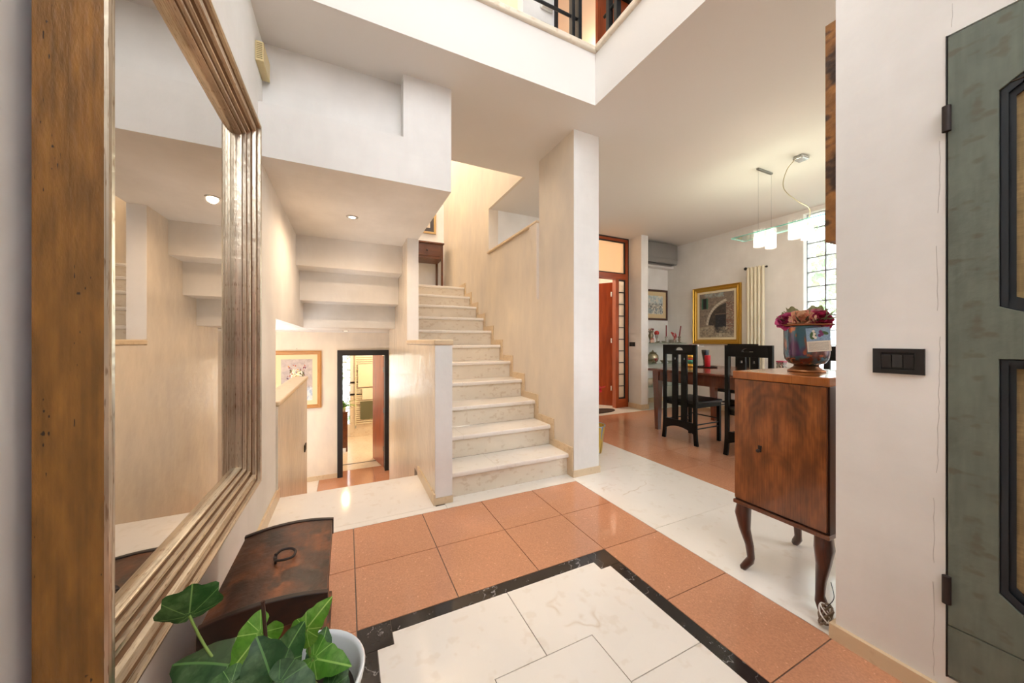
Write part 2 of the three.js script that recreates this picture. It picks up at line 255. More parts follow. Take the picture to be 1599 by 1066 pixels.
struct('wall_pilaster', bx(4.3, 4.45, 0, H, 4.12, 4.56), MT.plaster, 'narrow white pier between the red door and the display shelves', 'wall');
// dining room right wall with the glass-block window opening D 1.83-2.43, y 0.3-2.79
const WD0 = 1.24, WD1 = 2.43, WY0 = 0.29, WY1 = 2.785;
struct('wall_dining_right', merge([bx(XD, XD + 0.2, 0, ROOF, WD1, 4.8), bx(XD, XD + 0.2, 0, ROOF, -0.85, WD0), bx(XD, XD + 0.2, 0, WY0, WD0, WD1), bx(XD, XD + 0.2, WY1, ROOF, WD0, WD1)]), MT.plaster, 'white dining room wall with painting, radiator and glass-block window', 'wall');
struct('wall_dining_near', merge([bx(1.79, 2.9, 0, H, -0.85, -0.7), bx(4.7, 5.6, 0, H, -0.85, -0.7), bx(2.9, 4.7, 0, 0.9, -0.85, -0.7), bx(2.9, 4.7, 2.4, H, -0.85, -0.7)]), MT.plaster, 'dining room wall with an added garden window', 'wall');
{ const w = structGroup('window_3', 'unseen garden window added to light the dining room', 'window');  // out of view, added to bring more daylight into the dining room
  part(w, 'window_frame', merge([bx(2.9, 2.96, 0.9, 2.4, -0.8, -0.74), bx(4.64, 4.7, 0.9, 2.4, -0.8, -0.74), bx(2.96, 4.64, 0.9, 0.96, -0.8, -0.74), bx(2.96, 4.64, 2.34, 2.4, -0.8, -0.74), bx(3.77, 3.83, 0.96, 2.34, -0.8, -0.74)]), MT.white);
  for (const [a, b] of [[2.96, 3.77], [3.83, 4.64]]) part(w, 'pane', bx(a, b, 0.96, 2.34, -0.772, -0.768), MT.glass); }

// ceilings
struct('ceiling', merge([bx(XR, XD, H, UP, -0.85, 3.214), bx(1.70, XD, H, UP, 3.214, 4.177), bx(1.8, XD, H, UP, 4.177, 6.6), bx(0.645, XR, H, UP, 2.01, 3.214), bx(XL, 0.645, H, UP, 2.01, 3.214)]), MT.ceiling, 'flat ceiling slab of hall and dining room with the open stairwell edge', 'ceiling');
{ const t = structGroup('trim_3', 'rounded cream stone edging around the upper floor opening', 'trim');
  part(t, 'edging', rb(XL, XR + 0.12, UP, UP + 0.042, 1.985, 2.13, 0.012), MT.riser); part(t, 'edging', rb(XR - 0.025, XR + 0.12, UP, UP + 0.042, -1.75, 1.983, 0.012), MT.riser); }
// underside of the upper flight: box with a niche, then three steps down
struct('ceiling_stair', merge([
  bx(0.328, 0.645, 2.43, H, 2.31, 3.866), bx(XL, 0.328, 2.43, H, 2.42, 3.866), bx(XL, 0.645, 2.13, 2.43, 2.31, 3.866),
  bx(XL, 0.535, 1.838, 2.6, 3.866, 4.15), bx(XL, 0.535, 1.533, 2.4, 4.15, 4.47), bx(XL, 0.535, 1.265, 1.9, 4.47, 5.456), bx(-2.6, XL - 0.152, 1.265, 1.95, 2.7, 5.2)]), MT.plaster, 'white stepped underside of the upper stair flight', 'ceiling');
// spine wall between the two flights
struct('wall_spine', merge([bx(0.535, 0.647, FL, 2.13, 3.525, 5.1), bx(0.535, 0.647, 2.13, 2.6, 3.866, 5.1)]), MT.stuccoGloss, 'polished stucco wall between the rising and the descending stair', 'wall');
{ const h = thing('stair_balustrade', 'solid white half wall beside the foot of the marble stair with tan stone cap', 'half wall', [0.595, 0, 2.92]);
  wpart(h, 'wall_panel', bx(0.535, 0.655, 0.0, 1.078, 2.322, 3.5248), MT.stuccoGloss); wpart(h, 'wall_panel', bx(0.535, 0.655, FL, 0.0, 2.91, 3.5248), MT.stuccoGloss);
  wpart(h, 'end_face', bx(0.537, 0.655, 0.046, 1.078, 2.318, 2.322), MT.plaster, 'white plastered end');
  wpart(h, 'cap', rb(0.528, 0.664, 1.079, 1.119, 2.312, 3.524, 0.012), MT.tan, 'rounded tan stone cap');
  wpart(h, 'skirting', merge([bx(0.524, 0.537, 0, 0.075, 2.31, 2.905), bx(0.537, 0.658, 0, 0.045, 2.31, 2.322)]), MT.tan); }
// baseboards
struct('baseboard_left', bx(XL, XL + 0.014, 0, 0.08, -1.7, 2.9, true), MT.tan, 'tan stone baseboard under the mirror wall', 'baseboard');
struct('baseboard_right', merge([bx(XR - 0.016, XR, 0, 0.055, -1.7, 0.647, true), bx(XR, 1.8, 0, 0.055, 0.633, 0.647, true)]), MT.tan, 'tan stone baseboard of the white wall pier', 'baseboard');
struct('baseboard_column', merge([bx(XS - 0.012, 1.932, 0, 0.055, 2.298, 2.31, true), bx(1.92, 1.932, 0, 0.055, 2.31, 2.87, true)]), MT.tan, 'tan stone baseboard of the stair column', 'baseboard');
struct('baseboard_dining', merge([bx(4.288, 4.3, 0, 0.08, 4.108, 4.5, true), bx(4.3, 4.462, 0, 0.08, 4.108, 4.12, true), bx(4.45, 4.462, 0, 0.08, 4.12, 4.56, true), bx(4.462, XD, 0, 0.08, 4.545, 4.56, true), bx(XD - 0.014, XD, 0, 0.08, -0.7, 4.545, true)]), MT.tan, 'tan stone baseboard of the dining room', 'baseboard');

// ------------------------------------------------------------------ the marble stair going up
const ST0 = 2.362, RUN = 0.281, RISE = 0.1774;
{ const t = thing('marble_staircase', 'cream marble staircase rising past the white half wall to the landing', 'staircase', [1.15, 0, 3.8]);
  for (let n = 1; n <= 11; n++) {
    const d = ST0 + RUN * (n - 1), y = RISE * n, x0 = n <= 5 ? 0.657 : 0.649, last = n === 11;
    const nose = new THREE.Shape(); const D1 = last ? d + 0.2 : d + RUN + 0.02, th = 0.036;   // profile across D (a) and y (b)
    nose.moveTo(D1, y - th); nose.lineTo(d + 0.012, y - th); nose.quadraticCurveTo(d, y - th, d, y - th * 0.5); nose.quadraticCurveTo(d, y, d + 0.014, y); nose.lineTo(D1, y); nose.closePath();
    const split = 1.18 - (n % 3) * 0.17;
    for (const [a, b] of [[x0, split - 0.0008], [split + 0.0008, 1.652]]) { const g = extr(nose, b - a, 0, 6); g.rotateY(PI / 2); g.translate(a, 0, 0); wpart(t, 'tread', triUV(g, false, n * 0.37, a * 2), MT.marble); }
    wpart(t, 'riser', bx(x0, 1.652, y - RISE + (n === 1 ? 0 : 0.0005), y - th, d + 0.024, d + 0.05, false, n * 0.6, n * 0.3), MT.riser);
  }
  // stepped skirting along the right wall
  const w = 0.062, s = [];
  s.push([ST0 - 0.045, 0]); s.push([ST0 - 0.045, RISE + w]);
  for (let n = 1; n <= 11; n++) { const d1 = ST0 + RUN * n - 0.045, y = RISE * n + w; if (n < 11) { s.push([d1, y]); s.push([d1, y + RISE]); } else s.push([ST0 + RUN * 11, y]); }
  s.push([ST0 + RUN * 11, RISE * 10]); s.push([ST0 + RUN * 5, 0]);
  const g = extr(poly(s), 0.011); g.rotateY(PI / 2); g.translate(1.653, 0, 0); wpart(t, 'stepped_skirting', triUV(g), MT.tan); }
struct('ceiling_lobby', bx(-2.6, 1.66, 1.265, 1.9, 5.457, 6.559), MT.plaster, 'low ceiling of the lower lobby under the landing', 'ceiling');
struct('floor_landing', bx(XL, XS, 1.9, 1.951, 5.37, 6.48, true), MT.marble, 'cream marble floor of the stair landing', 'floor');
struct('wall_landing', bx(-0.6, 1.8, 1.26, ROOF, 6.48, 6.62), MT.plaster, 'pale back wall of the stair landing', 'wall');

// ------------------------------------------------------------------ the stair going down, lower lobby and bathroom
{ const t = thing('descending_staircase', 'marble stair going down behind the cream landing slab', 'staircase', [0.05, FL, 3.9]);
  for (let n = 1; n <= 6; n++) { const y = -0.172 * n, d = 2.9 + 0.28 * (n - 1); wpart(t, 'tread', rb(-0.428, 0.53, y - 0.035, y, d, d + 0.31, 0.008), MT.marble); wpart(t, 'riser', bx(-0.428, 0.53, y + 0.001, y + 0.171 - (n === 1 ? 0.031 : 0.036), d - 0.012, d + 0.01), MT.riser); }
  wpart(t, 'riser', bx(-0.428, 0.53, FL, -1.068, 4.565, 4.59), MT.riser); }
struct('wall_stair_low', bx(-0.57, -0.43, FL, 0.655, 2.84, 4.75), MT.stuccoGloss, 'low polished stucco wall with sloping light beside the descending stair', 'wall');
struct('trim_4', rb(-0.582, -0.418, 0.655, 0.69, 2.845, 4.765, 0.012), MT.tan, 'tan stone cap on the low wall of the descending stair', 'trim');
struct('wall_lobby_back', merge([bx(-2.7, -0.075, FL, 1.265, 6.56, 6.70), bx(0.615, 2.2, FL, 1.265, 6.56, 6.70), bx(-0.075, 0.615, 0.865, 1.265, 6.56, 6.70)]), MT.stucco, 'warm lit end wall of the lower lobby with flower picture and door', 'wall');
struct('wall_lobby_sides', merge([bx(-2.75, -2.6, FL, 1.3, 2.6, 6.7), bx(-2.7, -0.57, FL, 1.3, 2.6, 2.84), bx(1.25, 1.4, FL, 1.3, 5.0, 6.6), bx(0.647, 1.3, FL, 1.0, 5.0, 5.1)]), MT.plaster, 'side walls of the lower lobby', 'wall');
struct('baseboard_lobby', bx(-2.6, -0.15, FL, FL + 0.075, 6.546, 6.56, true), MT.tan, 'tan stone baseboard under the flower picture', 'baseboard');
struct('wall_bathroom', merge([bx(0.064, 1.5, FL, 1.265, 9.2, 9.35), bx(-1.0, -0.33, FL, 1.265, 9.2, 9.35), bx(-0.33, 0.064, FL, FL + 0.3, 9.2, 9.35), bx(-0.33, 0.064, 0.98, 1.265, 9.2, 9.35), bx(1.36, 1.5, FL, 1.265, 6.7, 9.2), bx(-1.0, -0.9, FL, 1.265, 6.7, 9.2)]), MT.plaster, 'bathroom walls beyond the red door', 'wall');
struct('ceiling_bathroom', bx(-1.0, 1.5, 1.265, 1.4, 6.6, 9.35), MT.ceiling, 'bathroom ceiling', 'ceiling');
{ const w = structGroup('wall_wainscot', 'pale stone wainscot tiles with black listel in the bathroom', 'wall');
  for (let i = 0; i < 4; i++) for (let j = 0; j < 3; j++) part(w, 'stone_tile', bx(0.066 + i * 0.33, 0.394 + i * 0.33, FL + 0.001 + j * 0.33, FL + 0.328 + j * 0.33, 9.185, 9.199, j % 2 > 0, i * 0.5, j * 0.4), MT.riser);
  part(w, 'black_listel', bx(0.066, 1.36, -0.20, -0.16, 9.18, 9.199), MT.blackPaint); part(w, 'black_listel', bx(0.066, 1.36, 0.09, 0.13, 9.185, 9.199), MT.blackPaint); }

// ------------------------------------------------------------------ upper floor seen through the opening, and the roof
struct('wall_upper', merge([bx(1.66, 2.045, UP, ROOF, 3.2, 3.32), bx(3.3, XD, UP, ROOF, 3.2, 3.32), bx(2.045, 3.3, 5.33, ROOF, 3.2, 3.32)]), MT.plaster, 'upper floor wall beside the open bedroom door', 'wall');
struct('wall_upper_room', merge([bx(1.95, 5.4, UP, ROOF, 5.2, 5.3), bx(1.80, 1.92, UP, ROOF, 3.32, 5.3)]), std({ color: 0xf0c89e, roughness: 0.85 }), 'peach painted bedroom walls of the upper floor', 'wall');
struct('ceiling_upper', merge([bx(XL - 0.15, 5.6, ROOF, ROOF + 0.15, 1.95, 6.7), bx(XR, 5.6, ROOF, ROOF + 0.15, -1.9, 1.95), bx(XL - 0.15, XR, ROOF, ROOF + 0.15, -1.9, 0.55), bx(XL - 0.15, -0.1, ROOF, ROOF + 0.15, 0.55, 1.95), bx(1.35, XR, ROOF, ROOF + 0.15, 0.55, 1.95)]), MT.ceiling, 'upper ceiling with the skylight opening', 'ceiling');
struct('window_4', bx(-0.1, 1.35, ROOF + 0.08, ROOF + 0.085, 0.55, 1.95), MT.glass, 'clear skylight pane over the hall', 'window');
struct('wall_upper_right', merge([bx(1.79, 5.6, UP, ROOF, -0.99, -0.85)]), MT.plaster, 'upper floor outer wall', 'wall');
struct('wall_vestibule', merge([bx(1.80, XD, 0, H, 6.48, 6.6), bx(XD, XD + 0.2, 0, H, 4.8, 6.6)]), MT.plaster, 'walls of the room behind the red dining door', 'wall');
struct('floor_vestibule', bx(1.80, XD, -0.1, -0.001, 4.8, 6.5), MT.marble, 'cream floor behind the red dining door', 'floor');

// ------------------------------------------------------------------ generic builders
// mitred picture frame in its own x-y plane, front towards +z; profile points are [inset from the outer edge, height]
function frameSide(W, Hh, prof, side) {
  const pos = [], uv = [], idx = []; let acc = 0;
  const corner = (a, z, k) => { const w = W / 2 - a, h = Hh / 2 - a; return [[-w, h, z], [w, h, z], [w, -h, z], [-w, -h, z]][k % 4]; };
  for (let i = 0; i < prof.length - 1; i++) {
    const [a0, z0] = prof[i], [a1, z1] = prof[i + 1], q = [corner(a0, z0, side), corner(a0, z0, side + 1), corner(a1, z1, side + 1), corner(a1, z1, side)];
    const L = side % 2 ? Hh : W, e = Math.hypot(a1 - a0, z1 - z0), b = pos.length / 3;
    q.forEach((p) => pos.push(...p)); uv.push(a0, acc, L - a0, acc, L - a1, acc + e, a1, acc + e); acc += e; idx.push(b, b + 3, b + 2, b, b + 2, b + 1);
  }
  const g = new THREE.BufferGeometry(); g.setAttribute('position', new THREE.Float32BufferAttribute(pos, 3)); g.setAttribute('uv', new THREE.Float32BufferAttribute(uv, 2)); g.setIndex(idx); g.computeVertexNormals(); return g.toNonIndexed();
}
const frameGeo = (W, Hh, prof) => [0, 1, 2, 3].map((k) => frameSide(W, Hh, prof, k));
function picture(name, label, pos, turn, W, Hh, prof, frameMat, slip, slipMat, artMat, group) {
  const t = thing(name, label, 'picture', pos, turn, group), fw = prof[prof.length - 1][0];
  for (const g of frameGeo(W, Hh, prof)) part(t, 'frame_side', g, frameMat);
  const back = new THREE.BoxGeometry(W - 0.02, Hh - 0.02, 0.006); back.translate(0, 0, 0.004); part(t, 'backing', back, MT.blackPaint);
  let iw = W - 2 * fw + 0.006, ih = Hh - 2 * fw + 0.006;
  if (slip) { for (const g of frameGeo(iw, ih, [[0, 0.006], [0, 0.014], [slip, 0.011], [slip, 0.006]])) part(t, 'mount_side', g, slipMat); iw -= 2 * slip; ih -= 2 * slip; }
  const art = new THREE.BoxGeometry(iw, ih, 0.003); art.translate(0, 0, 0.0085); part(t, 'canvas', art, artMat); return t;
}
function ogee(w, h) { return [[0, 0], [0, h * 0.85], [w * 0.06, h], [w * 0.14, h * 0.96], [w * 0.2, h * 0.82], [w * 0.34, h * 0.66], [w * 0.5, h * 0.62], [w * 0.58, h * 0.7], [w * 0.64, h * 0.68], [w * 0.7, h * 0.52], [w * 0.84, h * 0.4], [w * 0.9, h * 0.42], [w, h * 0.3], [w, 0.002]]; }
function wallSwitch(name, label, pos, turn, n, w = 0.115, h = 0.075) {   // dark rectangular plate with rockers
  const t = thing(name, label, 'light switch', pos, turn);
  const sh = poly([[-w / 2, -h / 2], [w / 2, -h / 2], [w / 2, h / 2], [-w / 2, h / 2]]), ho = new THREE.Path(), iw = w * 0.32, ih = h * 0.34; ho.moveTo(-iw, -ih); ho.lineTo(iw, -ih); ho.lineTo(iw, ih); ho.lineTo(-iw, ih); ho.closePath(); sh.holes.push(ho);
  part(t, 'plate', extr(sh, 0.008, 0.002), MT.blackPaint); const b = new THREE.BoxGeometry(iw * 2, ih * 2, 0.003); b.translate(0, 0, 0.0025); part(t, 'socket', b, MT.darkMetal);
  for (let i = 0; i < n; i++) { const r = new RoundedBoxGeometry(iw * 2 / n - 0.0015, ih * 1.5, 0.007, 2, 0.0015); r.rotateX(i % 2 ? -0.06 : 0.09); r.translate(-iw + iw * 2 / n * (i + 0.5), 0, 0.0065); part(t, 'rocker', r, std({ color: i % 2 ? 0x2c2c2d : 0x211f20, roughness: 0.4 })); }
  return t;
}

// ------------------------------------------------------------------ mirror on the left wall
{ const D0 = 0.77, D1 = 1.866, y0 = 0.482, y1 = 2.063, W = D1 - D0, Hh = y1 - y0;
  const t = thing('wall_mirror', 'large mirror with wide moulded silver-gilt frame and ochre sides on the left wall', 'mirror', [-0.418, (y0 + y1) / 2, (D0 + D1) / 2], PI / 2);
  for (const g of frameGeo(W, Hh, [[0, -0.005], [0, 0.071]])) { const m = part(t, 'frame_edge', g, MT.ochre, 'ochre painted outer edge'); const p = g.attributes.position, uv = g.attributes.uv; for (let i = 0; i < p.count; i++) uv.setXY(i, (p.getZ(i) + 0.005) / 0.076, (Math.abs(p.getX(i)) > Math.abs(W / 2 - 0.001) ? p.getY(i) : p.getX(i)) / 1.7 + 0.5); }
  const prof = [[0, 0.071], [0.003, 0.075], [0.009, 0.076], [0.013, 0.072], [0.014, 0.062], [0.018, 0.058], [0.026, 0.053], [0.034, 0.052], [0.039, 0.055], [0.041, 0.062], [0.045, 0.064], [0.049, 0.062], [0.051, 0.051], [0.056, 0.043], [0.062, 0.04], [0.066, 0.041], [0.067, 0.047], [0.070, 0.049], [0.073, 0.047], [0.074, 0.038], [0.079, 0.032], [0.083, 0.032], [0.084, 0.037], [0.087, 0.038], [0.09, 0.036], [0.091, 0.026], [0.097, 0.021], [0.099, 0.025], [0.103, 0.025], [0.105, 0.02], [0.107, 0.012], [0.107, 0.004]];
  const grooveShade = std({ color: 0x6b4a2c, roughness: 0.5, metalness: 0.2 }), runs = []; let run = null;   // gilt beads and coves, groove shade painted brown on the narrow steps between
  for (let i = 0; i < prof.length - 1; i++) { const steep = [0.014, 0.051, 0.074, 0.091].includes(prof[i][0]); if (!run || run.steep !== steep) { run = { steep, pts: [prof[i]] }; runs.push(run); } run.pts.push(prof[i + 1]); }
  for (const q of runs) for (const g of frameGeo(W, Hh, q.pts)) part(t, q.steep ? 'frame_groove' : 'frame_moulding', toCreasedNormals(g, 0.6), q.steep ? grooveShade : MT.gild, q.steep ? 'groove shade painted as a brown line between gilt mouldings' : 'rubbed silver-gilt moulding');
  const gl = new THREE.BoxGeometry(W - 0.2, Hh - 0.2, 0.004); gl.translate(0, 0, 0.004); part(t, 'mirror_glass', gl, MT.silvered);
  const bk = new THREE.BoxGeometry(W - 0.01, Hh - 0.01, 0.006); bk.translate(0, 0, -0.002); part(t, 'backing', bk, MT.walnut); }

// ------------------------------------------------------------------ green cupboard door in the right wall
{ const d = structGroup('door_1', 'old green-grey painted cupboard door with fabric panels in dark mouldings', 'door');
  const A = 0.367, B = -0.46, c = (A + B) / 2, L = 0.277, R = 2 * c - L;
  const outline = (yb, yt, bt, tt, o) => { const p = new THREE.Path(), l = L - o, r = R + o, b = yb + o, t = yt - o, sh = 0.045; p.moveTo(l, b); p.bezierCurveTo(l - 0.04, b - bt * 0.45, l - 0.1, b - bt, c, b - bt); p.bezierCurveTo(r + 0.1, b - bt, r + 0.04, b - bt * 0.45, r, b); p.lineTo(r, t); p.bezierCurveTo(r + sh, t + tt * 0.4, r + 0.1, t + tt, c, t + tt); p.bezierCurveTo(l - 0.1, t + tt, l - sh, t + tt * 0.4, l, t); p.closePath(); return p; };
  const panels = [[1.203, 1.803, 0.05, 0.08], [0.405, 1.056, 0.1, 0.0]];
  const bands = [[0.10, 0.25], [0.252, 1.068], [1.0695, 1.197], [1.1985, 1.815], [1.8165, 2.022]];
  const full = poly([[A, 0.252], [A, 2.022], [B, 2.022], [B, 0.252]]); for (const p of panels) full.holes.push(outline(...p, 0));
  const place = (g, x) => { g.rotateY(PI / 2); g.translate(x, 0, 0); return g; };
  part(d, 'door_leaf', triUV(place(extr(full, 0.03, 0.0015, 16), XR - 0.004)), MT.green);
  part(d, 'bottom_board', bx(XR - 0.006, XR + 0.03, 0.10, 0.249, B, A), MT.green);
  part(d, 'stile_joint', merge([bx(XR - 0.0046, XR, 1.0675, 1.0695, 0.277, A), bx(XR - 0.0046, XR, 1.196, 1.1975, 0.277, A), bx(XR - 0.0046, XR, 1.8145, 1.8165, 0.2, A)]), std({ color: 0x4a4436, roughness: 0.8 }));
  for (const p of panels) {
    const s1 = new THREE.Shape(outline(...p, 0).getPoints(14)); s1.holes.push(outline(...p, 0.012)); part(d, 'panel_moulding', triUV(place(extr(s1, 0.02, 0.003, 14), XR + 0.003)), MT.navy);
    const s2 = new THREE.Shape(outline(...p, 0.011).getPoints(14)); s2.holes.push(outline(...p, 0.023)); part(d, 'inner_moulding', triUV(place(extr(s2, 0.014, 0.003, 14), XR + 0.013)), MT.navy);
    part(d, 'fabric_panel', triUV(place(extr(new THREE.Shape(outline(...p, 0.018).getPoints(14)), 0.004), XR + 0.024)), MT.burlap);
  }
  for (const [a, b] of [[1.737, 1.813], [0.317, 0.399]]) { part(d, 'hinge', rod([XR - 0.012, a, -0.368], [XR - 0.012, b, -0.368], 0.0095, 0.0095, 14), MT.iron); }
  struct('trim_5', merge([bx(XR - 0.002, XR + 0.1, 0.09, 2.03, 0.369, 0.372)]), MT.blackPaint, 'thin black strip painted as the shaded gap along the hinge side of the green door', 'trim'); }  // black strip stands in for the shade inside the door gap
wallSwitch('light_switch', 'dark three-rocker switch plate on the white wall beside the green door', [XR, 1.04, 0.472], -PI / 2, 3, 0.118, 0.083);
{ const t = thing('hung_wooden_frame', 'worn brown wooden frame seen edge-on at the end of the white wall', 'frame', [1.99, 1.897, 0.634], PI);
  const m = std({ map: scaled(chestT, 3, 3), color: 0xffffff, roughness: 0.6, bumpMap: scaled(bumpT, 4), bumpScale: 0.002 }), m2 = std({ map: scaled(dataTex(256, 256, (u, v, o) => { const g = fbm(N1, u, v, 8, 10, 6), e = sstep(0.46, 0.7, fbm(N4, u, v, 9, 7, 6)) * 0.85, k = 0.6 + g * 0.7; o[0] = mix(150 * k, 44, e); o[1] = mix(100 * k, 26, e); o[2] = mix(46 * k, 16, e); }), 2.5), roughness: 0.6, bumpMap: scaled(bumpT, 5), bumpScale: 0.003 });
  for (const g of frameGeo(0.68, 0.825, [[0, 0], [0, 0.034], [0.06, 0.03], [0.07, 0.012], [0.07, 0]])) part(t, 'frame_side', g, m2);
  const b = new THREE.BoxGeometry(0.56, 0.7, 0.01); b.translate(0, 0, 0.008); part(t, 'panel', b, m); }
{ const t = thing('wall_siren', 'yellowed plastic alarm box high on the left wall', 'alarm', [XL, 2.606, 2.325]);
  part(t, 'case', new RoundedBoxGeometry(0.038, 0.106, 0.17, 3, 0.004).translate(0.0195, 0.053, 0), std({ color: 0xd8c492, roughness: 0.45 }));
  for (let i = 0; i < 9; i++) part(t, 'vent_slot', new THREE.BoxGeometry(0.026, 0.004, 0.002).translate(0.0195, 0.014 + i * 0.0098, 0.0852), std({ color: 0x8f7d52, roughness: 0.7 })); }

// ------------------------------------------------------------------ wooden chest beside the mirror wall
{ const x0 = -0.353, x1 = -0.056, d0 = 1.178, d1 = 1.66, t = thing('wooden_chest', 'old dark wooden chest with domed lid and iron ring handle below the mirror', 'chest', [(x0 + x1) / 2, 0, (d0 + d1) / 2]);
  wpart(t, 'body', rb(x0 + 0.012, x1 - 0.012, 0.0, 0.285, d0 + 0.012, d1 - 0.012, 0.006, true), MT.chest);
  wpart(t, 'base_moulding', rb(x0 + 0.002, x1 - 0.002, 0, 0.045, d0 + 0.002, d1 - 0.002, 0.006, true), MT.chest);
  const lid = new THREE.Shape(); lid.moveTo(x0, 0.285); lid.lineTo(x0, 0.345); lid.quadraticCurveTo((x0 + x1) / 2, 0.383, x1, 0.35); lid.lineTo(x1, 0.285); lid.closePath();
  const g = extr(lid, d1 - d0, 0.004, 14); g.translate(0, 0, -d1); const lm = wpart(t, 'lid', triUV(g, true), MT.chest);
  for (const d of [d0 - 0.006, d1 - 0.016]) { const e = new THREE.Shape(); e.moveTo(x0 - 0.004, 0.29); e.lineTo(x0 - 0.004, 0.349); e.quadraticCurveTo((x0 + x1) / 2, 0.388, x1 + 0.004, 0.353); e.lineTo(x1 + 0.004, 0.29); e.closePath(); const q = extr(e, 0.014, 0.003, 14); q.translate(0, 0, -d - 0.014); wpart(t, 'lid_batten', triUV(q), std({ map: scaled(chestT, 3), color: 0x8a8078, roughness: 0.5 })); }
  const hd = new THREE.Vector3(-0.193, 0.372, -1.395);
  wpart(t, 'handle', tube([[hd.x - 0.026, hd.y + 0.004, hd.z - 0.012], [hd.x - 0.02, hd.y + 0.007, hd.z + 0.028], [hd.x + 0.006, hd.y + 0.01, hd.z + 0.04], [hd.x + 0.026, hd.y + 0.006, hd.z + 0.026], [hd.x + 0.03, hd.y + 0.004, hd.z - 0.014], [hd.x + 0.016, hd.y + 0.007, hd.z - 0.03], [hd.x - 0.012, hd.y + 0.008, hd.z - 0.03]], 0.0042, 60, 8, true), MT.iron);
  for (const [a, b] of [[-0.026, -0.008], [-0.022, 0.02]]) wpart(t, 'handle_staple', rod([hd.x + a, hd.y - 0.014, hd.z + b], [hd.x + a, hd.y + 0.012, hd.z + b], 0.004), MT.iron); }

// ------------------------------------------------------------------ potted ivy in the foreground
function leafGeo(lobes, len, bend, fold, seed) {                  // lobes: [angle from the tip, radius]; petiole joins at the origin, tip along +y, front +z
  const K = 48, R = 6, pos = [0, 0, 0], uv = [0.5, 0.2], idx = [], r = rng(seed);
  const L = lobes.concat(lobes.slice(0, -1).reverse().map(([a, q]) => [360 - a, q])), rad = (deg) => { for (let i = 0; i < L.length - 1; i++) if (deg >= L[i][0] && deg <= L[i + 1][0]) { const t = (deg - L[i][0]) / (L[i + 1][0] - L[i][0]), s = t * t * (3 - 2 * t); return mix(L[i][1], L[i + 1][1], s); } return L[0][1]; };
  const ph = r() * 6;
  for (let j = 1; j <= R; j++) for (let i = 0; i < K; i++) {
    const a = i / K * 360, q = rad(a) * len * j / R, x = Math.sin(a * PI / 180) * q, y = Math.cos(a * PI / 180) * q, e = j / R;
    pos.push(x, y, -fold * Math.abs(x) + bend * (x * x + y * y) / len + Math.sin(a * PI / 180 * 3 + ph) * 0.03 * len * e * e); uv.push(0.5 + x / len * 0.4, 0.35 + y / len * 0.55);
  }
  for (let i = 0; i < K; i++) idx.push(0, 1 + (i + 1) % K, 1 + i);
  for (let j = 0; j < R - 1; j++) for (let i = 0; i < K; i++) { const a = 1 + j * K + i, b = 1 + j * K + (i + 1) % K; idx.push(a, b, a + K, b, b + K, a + K); }
  const g = new THREE.BufferGeometry(); g.setAttribute('position', new THREE.Float32BufferAttribute(pos, 3)); g.setAttribute('uv', new THREE.Float32BufferAttribute(uv, 2)); g.setIndex(idx); g.computeVertexNormals(); return g;
}
const leafTex = (c0, c1) => canvasTex(256, 256, (g, w, h) => {   // blade with paler veins radiating from the petiole
  g.fillStyle = c0; g.fillRect(0, 0, w, h); const r = rng(9); for (let i = 0; i < 500; i++) { g.fillStyle = `rgba(${r() > 0.5 ? '255,255,200' : '0,30,0'},0.04)`; g.beginPath(); g.arc(r() * w, r() * h, 4 + r() * 16, 0, 7); g.fill(); }
  g.strokeStyle = c1; g.lineCap = 'round'; const px = w / 2, py = h * 0.65; for (const [a, l, s] of [[0, 0.62, 4], [0.75, 0.45, 2.6], [-0.75, 0.45, 2.6], [1.6, 0.36, 2.2], [-1.6, 0.36, 2.2], [2.4, 0.26, 1.6], [-2.4, 0.26, 1.6]]) { g.lineWidth = s; g.beginPath(); g.moveTo(px, py); g.lineTo(px + Math.sin(a) * l * w, py - Math.cos(a) * l * h); g.stroke(); }
});
const leafMat = (c0, c1) => phy({ map: leafTex(c0, c1), roughness: 0.36, specularIntensity: 0.55, transmission: 0.22, thickness: 0, side: THREE.DoubleSide });
const LM = [leafMat('#2f5a2a', '#7fa860'), leafMat('#5f9a2c', '#b4d874'), leafMat('#264a26', '#5f8a4c'), leafMat('#4f8a2a', '#9cc765')];
const IVY = [[0, 1], [28, 0.72], [52, 0.7], [72, 0.86], [100, 0.62], [135, 0.58], [160, 0.42], [180, 0.2]], HEART = [[0, 1], [20, 0.78], [50, 0.6], [90, 0.52], [130, 0.56], [160, 0.42], [180, 0.1]], ARROW = [[0, 1], [14, 0.74], [35, 0.5], [70, 0.36], [115, 0.5], [140, 0.55], [160, 0.4], [180, 0.08]], FAN = [[0, 0.96], [18, 0.84], [42, 0.96], [60, 0.78], [86, 0.84], [108, 0.42], [150, 0.2], [180, 0.08]];
